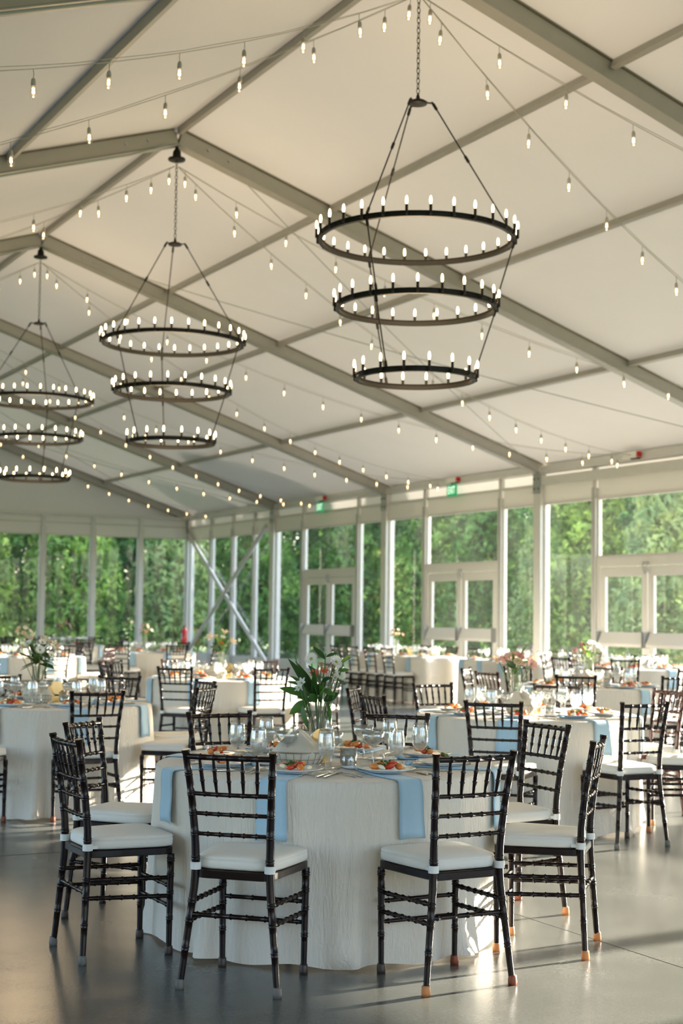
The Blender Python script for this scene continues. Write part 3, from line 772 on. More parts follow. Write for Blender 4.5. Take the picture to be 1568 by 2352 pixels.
def napkin_mesh(key, R, hang, wd, skew, seed):
    rn = random.Random(seed); mb = MB(); path = []
    for i in range(9): path.append((lerp(.40, R - .012, i / 8), .0050))
    path += [(R + .007, .003), (R + .0175, -.006), (R + .0215, -.022)]
    nh = 8
    for i in range(nh): path.append((R + .0225 + .006 * (i + 1) / nh + .002 * math.sin(i * .9 + seed), -.022 - hang * (i + 1) / nh))
    n_ = len(path); cols = 7; vs = []
    for lay in (0, 1):
        for i, (r, z) in enumerate(path):
            g_ = min(1, i / 4); wv = lerp(.035, wd, g_)
            fl_ = max(0, i - 11) / nh
            for c in range(cols):
                q = c / (cols - 1) * 2 - 1
                yy = q * wv * (1 + .10 * fl_) + skew * i / n_
                dz = .0018 * math.sin(q * 5 + i * .3) * (1 - g_) + (-.006 * abs(q) * (i == n_ - 1))
                dr = .005 * math.sin(q * 4 + seed) * fl_
                rr_ = r + dr - (lay * .004 if i > 9 else 0); zz = z + dz - (lay * .0038 if i <= 9 else 0)
                vs.append((rr_, yy, zz))
    L_ = n_ * cols
    fs = []
    for lay in (0, 1):
        for i in range(n_ - 1):
            for c in range(cols - 1):
                a = lay * L_ + i * cols + c; f_ = (a, a + 1, a + cols + 1, a + cols); fs.append(f_ if lay == 0 else f_[::-1])
    for i in range(n_ - 1):
        for c in (0, cols - 1):
            a = i * cols + c; fs.append((a, a + cols, a + cols + L_, a + L_))
    for i in (0, n_ - 1):
        for c in range(cols - 1):
            a = i * cols + c; fs.append((a, a + 1, a + 1 + L_, a + L_))
    mb.add(vs, fs, True); return lm(key, mb, 'napkin')
for i_, (hg, wd_, sk) in enumerate(((.220, .062, 0.0), (.212, .055, .02), (.222, .066, -.02), (.200, .060, .03))):
    napkin_mesh('napkin%d' % i_, RT_, hg, wd_, sk, i_)
# cutlery, lying along +x (radial), handle outwards
lm('fork', MB().tube([(.10, 0, .003), (.03, 0, .004), (-.02, 0, .006), (-.045, 0, .0045)], [.0045, .0025, .002, .003], 6)
   .box(-.060, -.043, -.011, .011, .003, .0045).box(-.098, -.058, -.0105, -.008, .003, .0045).box(-.098, -.058, -.0045, -.002, .003, .0045).box(-.098, -.058, .002, .0045, .003, .0045).box(-.098, -.058, .008, .0105, .003, .0045), 'silver')
lm('knife', MB().tube([(.11, 0, .005), (.06, 0, .005), (.02, 0, .0045)], [.0055, .006, .0045], 6).add([(.02, -.006, .004), (.02, .006, .004), (-.10, .007, .004), (-.115, -.001, .004), (-.10, -.006, .004), (.02, -.006, .006), (.02, .006, .0055), (-.10, .007, .0052), (-.115, -.001, .0055), (-.10, -.006, .006)],
   [(0, 1, 2, 3, 4), (9, 8, 7, 6, 5), (0, 5, 6, 1), (1, 6, 7, 2), (2, 7, 8, 3), (3, 8, 9, 4), (4, 9, 5, 0)]), 'silver')
rn = random.Random(3)
for v in range(3):
    for nm, mat, n_, r_ in (('tomato_wedge', 'tomato', 3, .017), ('peach_slice', 'peach', 4, .018), ('cheese_piece', 'cheese', 2, .013)):
        for q in range(n_):
            mb = MB(); mb.blob((0, 0, 0), r_, 1.35, .75, .6, 8, 5, rn.uniform(0, 3), rn); lm('%s%d_%d' % (nm, v, q), mb, mat)
    mb = MB()
    for q in range(46):
        a = rn.uniform(0, 6.28); d = rn.uniform(0, 1) ** .6; c = Vector((math.cos(a) * d * .045, math.sin(a) * d * .025, .020 + rn.uniform(0, .022) * (1.1 - d)))
        nrm = Vector((rn.uniform(-1, 1), rn.uniform(-1, 1), rn.uniform(.1, 1))).normalized(); x = nrm.orthogonal().normalized() * .0072; y_ = nrm.cross(x)
        mb.add([c - x, c - y_ * .8, c + x, c + y_ * .8], [(0, 1, 2, 3)])
    lm('greens%d' % v, mb, 'micro')
def salad(x, y, z, rz, label, group, v, detail=True):
    t = thing('tomato_salad', label, 'food', (x, y, z), rz, group); rn_ = random.Random(int(x * 1000 + y * 77))
    k = 0
    for nm, n_ in (('tomato_wedge', 3), ('peach_slice', 4), ('cheese_piece', 2)):
        for q in range(n_):
            a = k * 2.4; d = .018 + .006 * k * .7
            link(nm, ME['%s%d_%d' % (nm, v, q)], t, (math.cos(a) * d * 1.25, math.sin(a) * d * .62, .010 + .009 * (k % 3 == 0) + .004), (rn_.uniform(-.4, .4), rn_.uniform(-.4, .4), rn_.uniform(0, 3))); k += 1
    o = link('microgreens', ME['greens%d' % v], t); o['kind'] = 'stuff'; t.scale = (1.22, 1.22, 1.15)
    return t
lm('votive_glass', MB().lathe([(.0, 0), (.036, 0), (.038, .005), (.040, .085), (.0375, .085), (.0355, .006), (0, .006)], 20), 'cut')
lm('votive_wax', MB().lathe([(0, .007), (.035, .007), (.036, .052), (0, .052)], 16), 'wax')
lm('sign_disc', MB().tube([(0, -.002, .105), (0, .002, .105)], .055, 36, smooth=False), 'goldp')
lm('sign_base', MB().box(-.030, .030, -.018, .018, 0, .050), 'gold')
lm('sign_hinge', MB().box(-.018, .018, -.004, .004, .048, .062), 'rubber')

# flowers
def leaf_mesh(key, L, W_, curl, mat):
    vs = []; n_ = 8
    for i in range(n_ + 1):
        t = i / n_; wd = W_ * (math.sin(PI * min(1, t * .97 + .03)) ** .8) * (1 - .25 * t); z = -curl * L * t * t
        x = L * t
        vs += [(x, -wd, z + .10 * wd), (x, 0, z - .12 * wd), (x, wd, z + .10 * wd)]
    fs = [(i * 3 + c, i * 3 + c + 1, i * 3 + c + 4, i * 3 + c + 3) for i in range(n_) for c in (0, 1)]
    return lm(key, MB().add(vs, fs, True), mat)
for m_ in ('leafd', 'leafm', 'leafl'):
    leaf_mesh('long_' + m_, 1.0, .085, .30, m_); leaf_mesh('broad_' + m_, 1.0, .19, .22, m_); leaf_mesh('blade_' + m_, 1.0, .045, .08, m_)
def daisy(key, r, mat, cup=.25, np_=20):
    mb = MB(); rn_ = random.Random(5)
    for lay in range(2):
        for i in range(np_):
            a = 2 * PI * (i + lay * .5) / np_; c, s_ = math.cos(a), math.sin(a); w_ = r * .11; q = r * (1 - .15 * lay); up = cup + .3 * lay
            pts = [(r * .12, -w_ * .5, .0), (r * .12, w_ * .5, 0), (q * .65, w_, q * .65 * up), (q, w_ * .4, q * up * .8), (q, -w_ * .4, q * up * .8), (q * .65, -w_, q * .65 * up)]
            mb.add([(x * c - y * s_, x * s_ + y * c, z) for x, y, z in pts], [(0, 1, 2, 3, 4, 5)])
    lm(key, mb, mat); lm(key + '_eye', MB().blob((0, 0, r * .08), r * .22, 1, 1, .6, 8, 4), 'eye')
def lily(key, r, mat, n_=6, up=.9):
    mb = MB()
    for i in range(n_):
        a = 2 * PI * i / n_; c, s_ = math.cos(a), math.sin(a); vs = []
        for j in range(5):
            t = j / 4; w_ = r * .30 * math.sin(PI * (t * .85 + .08)); x = r * (t ** 1.1); z = r * up * t * (1.15 - .45 * t)
            for q in (-1, 0, 1): vs.append((x * c - q * w_ * s_, x * s_ + q * w_ * c, z - .05 * r * (q == 0)))
        mb.add(vs, [(j * 3 + q, j * 3 + q + 1, j * 3 + q + 4, j * 3 + q + 3) for j in range(4) for q in (0, 1)], True)
    lm(key, mb, mat); lm(key + '_eye', MB().blob((0, 0, r * .35), r * .10, 1, 1, 2.2, 6, 4), 'eye')
def rose(key, r, mat):
    mb = MB(); rn_ = random.Random(9)
    for lay in range(4):
        q = r * (.35 + .22 * lay)
        for i in range(4 + lay):
            a = 2 * PI * (i + lay * .37) / (4 + lay); vs = []
            for j in range(3):
                for kq in (-1, 0, 1):
                    aa = a + kq * .55; rr2 = q * (.55, 1.0, 1.08)[j]; zz = r * (-.2, .35, .85 - .18 * lay)[j]
                    vs.append((math.cos(aa) * rr2, math.sin(aa) * rr2, zz))
            mb.add(vs, [(j * 3 + c, j * 3 + c + 1, j * 3 + c + 4, j * 3 + c + 3) for j in range(2) for c in (0, 1)], True)
    lm(key, mb, mat); lm(key + '_eye', MB().blob((0, 0, r * .3), r * .3, 1, 1, 1, 6, 4), 'eye')
daisy('daisyw', .034, 'petw'); daisy('daisyp', .030, 'petp', .5)
lily('lilyw', .036, 'petw'); lily('lilyc', .050, 'petc', 6, 1.3); lily('lilyp', .050, 'petp', 6, .7); lily('lilyr', .022, 'petr')
rose('rosec', .030, 'petc'); rose('rosep', .028, 'petp'); rose('rosew', .030, 'petw')
lm('vase', MB().lathe([(0, 0), (.040, 0), (.041, .01), (.042, .268), (.0405, .268), (.0385, .015), (0, .015)], 28), 'crystal')
lm('vase_water', MB().lathe([(0, .017), (.0375, .017), (.0385, .19), (0, .19)], 20), 'crystal')
def dir_rot(d, roll=0):
    q = Vector(d).to_track_quat('X', 'Z'); e = q @ Euler((roll, 0, 0)).to_quaternion(); return e.to_euler()
def up_rot(d): return Vector(d).to_track_quat('Z', 'Y').to_euler()
def add_leaf(t, kind, base, tip, roll=0, wscale=1):
    b_ = Vector(base); d = Vector(tip) - b_; o = link('leaf', ME[kind], t, b_, dir_rot(d, roll)); L_ = d.length; o.scale = (L_, L_ * wscale * 1.25, L_); return o
def add_flower(t, kind, p, d, s_=1):
    o = link('flower', ME[kind], t, p, up_rot(d)); o.scale = (s_,) * 3; link('flower_eye', ME[kind + '_eye'], o); return o
def add_stem(t, a, b_, r=.0028):
    a = Vector(a); b_ = Vector(b_); mid = a.lerp(b_, .5) + Vector((0, 0, .01)); mb = MB(); mb.tube([a, a.lerp(mid, .6) * 1, mid, b_], r, 5); mb.obj('flower_stem', 'stem', t)
def bouquet(x, y, z, label, pal, leaves, seed, n_fl=9, n_lf=16, spread=.13, h=.24):
    t = thing('flower_vase', label, 'flowers', (x, y, z), 0, 'flower vases on the tables'); rn_ = random.Random(seed)
    v = link('vase', ME['vase'], t); link('vase_water', ME['vase_water'], v)
    for i in range(n_fl):
        a = i * 2.4 + rn_.uniform(-.3, .3); q = spread * math.sqrt((i + .4) / n_fl); zz = .27 + h * (.95 - .55 * (q / spread) ** 1.5) + rn_.uniform(-.02, .02)
        p = (q * math.cos(a), q * math.sin(a), zz)
        add_stem(t, (-.02 * math.cos(a), -.02 * math.sin(a), .03), p)
        add_flower(t, pal[i % len(pal)], p, (math.cos(a) * q * 6, math.sin(a) * q * 6, .6), rn_.uniform(.9, 1.2))
    for i in range(n_lf):
        a = i * 2.4 + 1.1; el = rn_.uniform(-.25, 1.3); L_ = rn_.uniform(.09, .17); q0 = .02
        b_ = (q0 * math.cos(a), q0 * math.sin(a), .27 + rn_.uniform(0, h * .55))
        tip = (b_[0] + L_ * math.cos(a) * math.cos(el), b_[1] + L_ * math.sin(a) * math.cos(el), b_[2] + L_ * math.sin(el))
        add_leaf(t, rn_.choice(('long_', 'broad_')) + leaves[i % len(leaves)], b_, tip, rn_.uniform(-.5, .5))
    return t

# ------------------------------------------------------------------ laying the tables
SEAT = {-135: 'near left seat of the %s', -90: 'near right seat of the %s', -45: 'nearer right end seat of the %s', 0: 'farther right end seat of the %s',
        45: 'back right seat of the %s', 90: 'back left seat of the %s', 135: 'farther left end seat of the %s', 180: 'nearer left end seat of the %s'}
def seat(a, nm): return SEAT[a] % nm
def put(nm, me, label, cat, c, a, rad, rt, z, rz=0, group=None):
    u = Vector((math.cos(a), math.sin(a))); r = Vector((-math.sin(a), math.cos(a)))
    p = Vector(c) + u * rad + r * rt
    o = link(nm, ME[me] if isinstance(me, str) else me, None, (p.x, p.y, z), (0, 0, a + rz)); return tag(o, label, cat, group)
ZT_ = TOPZ + .0008
def goblet(c, a, rad, rt, label, group):
    u = Vector((math.cos(a), math.sin(a))); r = Vector((-math.sin(a), math.cos(a))); p = Vector(c) + u * rad + r * rt
    t = thing('water_goblet', label, 'glass', (p.x, p.y, ZT_), a, group); link('glass_bowl', ME['goblet'], t); link('iced_water', ME['gwater'], t); return t
def lay_place(c, adeg, nm, level, idx):
    a = R_(adeg); s_ = seat(adeg, nm); rn_ = random.Random(int(c[0] * 100) + adeg * 7)
    j = lambda q: rn_.uniform(-q, q)
    nap = thing('napkin', 'pale blue napkin, %s' % s_, 'napkin', (c[0], c[1], ZT_ + .0005), a + j(.02) - (.045 if nm == 'front table' and adeg == -90 else 0), 'pale blue napkins')
    link('napkin_fall', ME['napkin%d' % (idx % 4)], nap); link('napkin_knot', ME['napkin_knot'], nap, (.393, 0, 0), (0, 0, PI))
    pr_, pt_ = .545 + j(.01), .02 + j(.015)
    put('dinner_plate', 'plate', 'white dinner plate, %s' % s_, 'plate', c, a, pr_, pt_, ZT_ + .0098, 0, 'dinner plates on the tables')
    u = Vector((math.cos(a), math.sin(a))); r = Vector((-math.sin(a), math.cos(a))); p = Vector(c) + u * pr_ + r * pt_
    salad(p.x, p.y, ZT_ + .0175, a + PI / 2 + j(.5), 'tomato and peach salad, %s' % s_, 'plated salads', idx % 3)
    goblet(c, a, .405 + j(.015), .125 + j(.015), 'stemmed goblet of iced water, %s' % s_, 'water goblets')
    put('coupe_glass', 'coupe', 'cut crystal coupe glass, %s' % s_, 'glass', c, a, .252 + j(.006), .100 + j(.006), ZT_, 0, 'coupe glasses')
    put('bread_plate', 'bread', 'small white bread plate, %s' % s_, 'plate', c, a, .298 + j(.003), -.005 + j(.003), ZT_, 0, 'bread plates')
    if level >= 2:
        put('dinner_fork', 'fork', 'outer silver fork, %s' % s_, 'fork', c, a, .505, -.185, ZT_, .06 + j(.06), 'forks')
        put('dinner_fork', 'fork', 'inner silver fork, %s' % s_, 'fork', c, a, .515, -.152, ZT_, j(.05), 'forks')
        put('dinner_knife', 'knife', 'outer silver knife, %s' % s_, 'knife', c, a, .535, .187, ZT_, j(.03), 'knives')
        put('dinner_knife', 'knife', 'inner silver knife, %s' % s_, 'knife', c, a, .53, .157, ZT_, j(.02), 'knives')
def basket(c, nm, x, y, rz):
    t = thing('bread_basket', 'wire bread basket lined with cream linen on the %s' % nm, 'basket', (x, y, ZT_), rz, 'bread baskets')
    mb = MB()
    ell = lambda q, k, z: (q * .13 * math.cos(k), q * .085 * math.sin(k), z)
    for q, z, r_ in ((.78, .004, .003), (.90, .03, .0016), (1.0, .062, .0032)):
        pts = [ell(q, 2 * PI * i / 28, z) for i in range(29)]; mb.tube(pts, r_, 5, cap=False)
    for i in range(22):
        k = 2 * PI * i / 22; mb.tube([ell(.78, k, .004), ell(.9, k, .03), ell(1, k, .062)], .0014, 4, cap=False)
    mb.obj('basket_wire', 'wirep', t)
    mb = MB(); rn_ = random.Random(int(x * 50)); vs = []; seg = 36
    prof = [(.74, .006), (.88, .032), (.97, .06), (.90, .085), (.70, .115), (.42, .135), (.15, .142)]
    ph = rn_.uniform(0, 6)
    for k in range(seg):
        a = 2 * PI * k / seg
        for q, z in prof:
            w_ = 1 + .045 * math.sin(5 * a + z * 30 + ph) * (z > .05) + .03 * math.sin(9 * a + ph)
            vs.append((q * w_ * .13 * math.cos(a), q * w_ * .085 * math.sin(a), z * (1 + .18 * math.sin(2 * a + ph) * (z > .08))))
    m_ = len(prof); mb.add(vs, [(k * m_ + i, ((k + 1) % seg) * m_ + i, ((k + 1) % seg) * m_ + i + 1, k * m_ + i + 1) for k in range(seg) for i in range(m_ - 1)] + [tuple(k * m_ + m_ - 1 for k in range(seg))], True)
    mb.obj('linen_cloth', 'linen', t)
    if nm != 'front table': t.scale = (.88, .88, 1)
def votive(c, x, y, label):
    t = thing('votive_candle', label, 'candle', (x, y, ZT_), 0, 'votive candles'); link('votive_glass', ME['votive_glass'], t); link('candle_wax', ME['votive_wax'], t)
def gold_sign(x, y, rz, nm):
    t = thing('table_marker', 'round gold mirror marker on a brass block on the %s' % nm, 'sign', (x, y, ZT_), rz, 'gold table markers')
    link('marker_disc', ME['sign_disc'], t); link('marker_base', ME['sign_base'], t); link('marker_clip', ME['sign_hinge'], t)
CAPS = [('capg', 'capg', 'capd', 'capd'), ('capd', 'capd', 'capr', 'capr'), ('capa', 'capr', 'capd', 'capr'), ('capa', 'capa', 'capa', 'capa'), ('capr', 'capr', 'capr', 'capr')]
camr = Vector((rr.x, rr.y)).normalized(); camf = Vector((ff.x, ff.y)).normalized()
def cl(c, lat, dep): p = Vector(c) + camr * lat + camf * dep; return p.x, p.y
TABLES = [
    ('front table', (3.20, 6.12), 3, {-135: CAPS[0][:], -90: ('capa', 'capr', 'capd', 'capr'), -45: ('capa', 'capa', 'capa', 'capa'), 0: ('capa', 'capr', 'capr', 'capa'), 180: CAPS[0]}, {}),
    ('second row left table', (3.28, 10.84), 2, {}, {}),
    ('second row right table', (6.15, 8.68), 2, {}, {0: 'woodred'}),
    ('middle table', (6.30, 14.50), 1, {}, {90: 'woodred', 45: 'woodred'}),
    ('third row right table', (9.25, 11.95), 1, {}, {180: 'woodred', 45: 'woodred'}),
    ('right wall table', (13.25, 16.15), 0, {}, {}),
    ('far left table', (6.40, 21.90), 0, {}, {-45: 'woodred'}),
    ('gable side table', (9.20, 24.30), 0, {}, {}),
    ('rearmost table', (9.25, 29.30), 0, {}, {}),
]
for ti, (nm, c, level, capd, wd) in enumerate(TABLES):
    table_round(c[0], c[1], nm)
    cl_ = round_cloth(c[0], c[1], RT_ + .004, 40 + ti, [R_(a) for a in SEAT])
    tag(cl_, 'crinkled ivory cloth falling to the floor, %s' % nm, 'tablecloth', 'ivory tablecloths')
    for idx, a in enumerate(SEAT):
        ar = R_(a)
        caps = capd.get(a, CAPS[(idx * 3 + ti) % 5] if ti else CAPS[1])
        wood = wd.get(a, 'wood')
        rn_ = random.Random(ti * 31 + idx); off = rn_.uniform(-.02, .02) if ti else 0; tw = rn_.uniform(-.07, .07) if ti else 0
        rad = 1.026 + (rn_.uniform(.008, .045) if ti else 0)
        p = Vector(c) + Vector((math.cos(ar), math.sin(ar))) * rad + Vector((-math.sin(ar), math.cos(ar))) * off
        lab = ('red tinted' if wood == 'woodred' else 'dark mahogany') + ' chair with ivory cushion, %s' % seat(a, nm)
        chair_at(p.x, p.y, ar + PI / 2 + tw, lab, 'dark wooden chairs around the tables', wood, tuple(caps))
        lay_place(c, a, nm, level, idx + ti)
    if ti:
        bx_ = cl(c, -.02, -.12); 
        if level: basket(c, nm, *cl(c, -.055, -.04), R_(-28)); gold_sign(*cl(c, .07, .06), R_(-20), nm)
        votive(c, *cl(c, .15, -.06), 'small candle in a cut glass holder on the %s' % nm)
# centre pieces of the front table
c1 = TABLES[0][1]
gold_sign(*cl(c1, -.02, -.02), R_(-28), 'front table')
basket(c1, 'front table', *cl(c1, -.13, -.14), R_(-28))
votive(c1, *cl(c1, .10, -.18), 'small cream candle in a cut glass holder on the front table')

# ---- bouquet of the front table, leaves placed one by one around the vase
def front_bouquet():
    vx, vy = cl(c1, -.045, .13)
    t = thing('flower_vase', 'tall clear vase of dark green leaves and white daisies on the front table', 'flowers', (vx, vy, ZT_), R_(-28.06), 'flower vases on the tables')
    v = link('vase', ME['vase'], t); link('vase_water', ME['vase_water'], v)
    k = 485.0
    def q(px, py, y=0.0): return ((px - 731) / k, y, .268 + (1614 - py) / k)
    L = [('broad_leafm', (705, 1598), (641, 1575), .02, .7), ('broad_leafm', (708, 1610), (663, 1637), -.03, 1.15), ('long_leafm', (694, 1618), (701, 1673), -.04, 1.3), ('long_leafm', (752, 1612), (768, 1661), -.03, 1.3),
         ('long_leafd', (722, 1606), (674, 1502), 0, 1.0), ('long_leafd', (724, 1604), (690, 1512), -.02, .9), ('long_leafd', (728, 1606), (700, 1520), .03, .9), ('broad_leafd', (736, 1570), (716, 1524), -.06, 1.35), ('long_leafd', (727, 1610), (712, 1530), -.05, 1.0),
         ('broad_leafm', (732, 1612), (723, 1549), -.07, .85), ('broad_leafm', (737, 1608), (737, 1570), -.08, .9), ('broad_leafd', (744, 1610), (778, 1588), -.02, 1.2), ('broad_leafm', (742, 1582), (764, 1592), -.05, .9),
         ('long_leafd', (746, 1514), (719, 1480), 0, 1.5), ('long_leafd', (748, 1508), (771, 1496), .01, 1.6), ('broad_leafd', (752, 1538), (763, 1508), .01, .95), ('broad_leafl', (783, 1520), (802, 1500), .01, .9), ('broad_leafm', (782, 1524), (803, 1505), .03, .8),
         ('broad_leafm', (778, 1540), (801, 1535), .0, .9), ('broad_leafd', (776, 1558), (796, 1572), -.01, 1.1), ('broad_leafm', (770, 1545), (785, 1528), .02, .9), ('broad_leafm', (700, 1575), (660, 1563), .0, .55), ('broad_leafm', (693, 1572), (668, 1549), .02, .7),
         ('broad_leafm', (700, 1568), (681, 1544), .03, .75), ('broad_leafd', (738, 1565), (756, 1552), -.05, .9), ('broad_leafd', (716, 1612), (686, 1598), .02, .8), ('long_leafd', (738, 1612), (730, 1585), -.09, 1.4), ('broad_leafm', (735, 1592), (746, 1566), -.08, .9),
         ('long_leafd', (720, 1590), (706, 1545), .05, 1.2), ('broad_leafd', (745, 1600), (752, 1570), .05, 1.1), ('broad_leafd', (722, 1600), (745, 1560), .04, 1.2), ('broad_leafl', (690, 1560), (676, 1538), .02, .6), ('broad_leafm', (728, 1612), (706, 1585), -.08, .9), ('broad_leafd', (712, 1600), (700, 1560), .06, 1.2)]
    for i, (kd, a, b_, y, ws) in enumerate(L):
        pa, pb = q(*a, y * .3), q(*b_, y + (.02 if i % 2 else -.02))
        add_leaf(t, kd, pa, pb, (-.9 if i % 2 else .9) if abs(b_[1] - a[1]) > abs(b_[0] - a[0]) * .8 else 1.2, ws)
    for kd, p, y, s_ in (('daisyw', (714, 1513), -.02, 1.0), ('daisyw', (771, 1520), .0, 1.05), ('daisyw', (779, 1548), .01, 1.1), ('lilyw', (695, 1570), -.03, .8), ('lilyw', (689, 1581), -.02, .7), ('lilyw', (767, 1558), .02, .8), ('lilyr', (722, 1548), -.03, 1), ('lilyr', (743, 1542), 0, 1), ('rosec', (737, 1526), .02, .5), ('rosec', (763, 1530), .04, .5), ('lilyw', (693, 1551), 0, .6)):
        add_stem(t, (.01 if p[0] < 731 else -.01, 0, .03), q(*p, y)); add_flower(t, kd, q(*p, y), ((p[0] - 731) / 60, -.75, .55), s_)
    for p in ((747, 1500), (790, 1515), (676, 1505)): add_stem(t, (0, 0, .03), q(*p))
front_bouquet()
BQ = [(1, (-.09, .12), 'vase of white daisies and cream lily buds on the left side table', ['daisyw', 'lilyc', 'daisyw', 'lilyc', 'daisyw'], ['leafd', 'leafm', 'leafd'], 11, 30, .16, .24),
      (2, (-.07, .13), 'vase of pink lilies and cream roses on the right side table', ['lilyp', 'rosec', 'rosep', 'rosec', 'lilyp', 'daisyw'], ['leafm', 'leafd', 'leafl'], 12, 12, .14, .16),
      (3, (-.02, .12), 'loose vase of cream and orange flowers on the middle table', ['lilyc', 'rosec', 'lilyw', 'lilyr'], ['leafl', 'leafm', 'leafd'], 9, 16, .15, .22),
      (4, (.0, .13), 'sunlit vase of white daisies and pink blooms by the glass doors', ['daisyw', 'rosep', 'daisyw', 'lilyw', 'rosep'], ['leafl', 'leafl', 'leafm'], 13, 16, .16, .18),
      (6, (-.16, .03), 'vase of peach roses on the far left table', ['rosec', 'rosec', 'rosew'], ['leafm', 'leafd'], 8, 10, .15, .20),
      (7, (-.09, .0), 'small vase of cream and pink blooms before the gable windows', ['rosec', 'rosep', 'rosew'], ['leafl', 'leafm'], 8, 8, .13, .20),
      (8, (-.04, .0), 'vase of pink and white roses on the rearmost table', ['rosep', 'rosew', 'rosec', 'rosep'], ['leafl', 'leafm'], 11, 8, .18, .22)]
for ti, (la, de), lab, pal, lv, nf, nl, sp_, hh in BQ:
    x, y = cl(TABLES[ti][1], la, de); bouquet(x, y, ZT_, lab, pal, lv, 60 + ti, nf, nl, sp_, hh)

# ---- two long tables along the side wall
def long_table(nm, x0, x1, y0, y1, left_y, right_y, seed, flowers=True):
    cx, cy_ = (x0 + x1) / 2, (y0 + y1) / 2; hx, hy = (x1 - x0) / 2, (y1 - y0) / 2
    table_rect(cx, cy_, hx, hy, nm)
    tag(rect_cloth(cx, cy_, hx + .004, hy + .004, seed), 'ivory cloth over the %s' % nm, 'tablecloth', 'ivory tablecloths')
    n_ = 0
    for side, ys in ((-1, left_y), (1, right_y)):
        for i, y in enumerate(ys):
            n_ += 1; w_ = ('first', 'second', 'third', 'fourth')[i] + (' chair on the hall side of the %s' if side < 0 else ' chair on the window side of the %s') % nm
            x = (x0 - .24) if side < 0 else (x1 + .24)
            chair_at(x, y, -PI / 2 if side < 0 else PI / 2, 'dark chair, %s' % w_, 'chairs at the long tables', 'wood', CAPS[1])
    rn_ = random.Random(seed); slots = []
    for side in (-1, 1):
        for i in range(4):
            y = y0 + (i + .5) * (y1 - y0) / 4; xe = cx + side * (hx - .17); ord_ = ('first', 'second', 'third', 'fourth')[i] + (' hall side' if side < 0 else ' window side') + ' place of the ' + nm
            put('dinner_plate', 'plate', 'white dinner plate, %s' % ord_, 'plate', (xe, y), 0, 0, 0, ZT_ + .0098, 0, 'dinner plates on the tables')
            salad(xe, y, ZT_ + .0175, rn_.uniform(0, 3), 'tomato and peach salad, %s' % ord_, 'plated salads', i % 3)
            goblet((cx + side * (hx - .34), y + .10 * side), 0, 0, 0, 'goblet of iced water, %s' % ord_, 'water goblets')
            put('coupe_glass', 'coupe', 'cut crystal coupe glass, %s' % ord_, 'glass', (cx + side * (hx - .36), y - .10 * side), 0, 0, 0, ZT_, 0, 'coupe glasses')
            if side < 0 and i in (0, 1, 2, 3):
                nap = thing('napkin', 'pale blue napkin, %s' % ord_, 'napkin', (x0 + RT_ + .002, y + .13, ZT_ + .0005), PI, 'pale blue napkins'); link('napkin_fall', ME['napkin%d' % i], nap)
    if flowers:
        bouquet(cx - .1, cy_ + .15, ZT_, 'vase of white and pink blooms on the %s' % nm, ['rosew', 'rosep', 'lilyr', 'rosec'], ['leafd', 'leafm'], seed, 8, 10, .13, .18)
        gold_sign(cx - .05, cy_ - .25, R_(-28), nm); basket(None, nm, cx + .1, cy_ - .75, R_(-10))
long_table('long table beside the door', 12.62, 13.50, 20.75, 23.40, [21.15, 21.75, 22.35, 22.95], [21.3, 22.0, 22.9], 71)
long_table('table by the wall post', 12.85, 13.90, 17.9, 20.1, [], [18.5, 19.5], 72, False)

# ------------------------------------------------------------------ chandeliers
lm('candle_socket', MB().tube([(0, 0, -.012), (0, 0, .062)], .0115, 10).tube([(0, 0, -.012), (-.03, 0, -.014)], .006, 6), 'iron')
lm('candle_bulb', MB().lathe([(0, .060), (.006, .062), (.0095, .076), (.0108, .094), (.0085, .114), (.004, .126), (0, .129)], 12), 'bulbglow')
def ring_mesh(r):
    mb = MB(); seg = 72; pr = [(r - .016, -.022), (r + .016, -.022), (r + .016, -.017), (r + .006, -.015), (r + .006, .015), (r + .016, .017), (r + .016, .022), (r - .016, .022), (r - .016, .017), (r - .004, .015), (r - .004, -.015), (r - .016, -.017)]
    vs = [(q * math.cos(2 * PI * k / seg), q * math.sin(2 * PI * k / seg), z) for k in range(seg) for q, z in pr]; m_ = len(pr)
    mb.add(vs, [(k * m_ + i, ((k + 1) % seg) * m_ + i, ((k + 1) % seg) * m_ + (i + 1) % m_, k * m_ + (i + 1) % m_) for k in range(seg) for i in range(m_)], False); return mb
RG = [(.778, 4.470, 28), (.632, 3.915, 22), (.468, 3.345, 16)]
for i_, (r_, z_, n_) in enumerate(RG): lm('ring%d' % i_, ring_mesh(r_), 'iron')
def rod(t, a, b_, joints=(.42,), r=.006):
    a = Vector(a); b_ = Vector(b_); mb = MB(); mb.tube([a, b_], r, 7)
    for j in (0, 1) + tuple(joints):
        p = a.lerp(b_, j if j not in (0, 1) else (.02 if j == 0 else .98)); d = (b_ - a).normalized()
        mb.tube([p - d * .028, p + d * .028], .0125, 8); mb.tube([p - d * .05, p - d * .028], [.005, .010], 6)
    mb.obj('hanging_rod', 'iron', t)
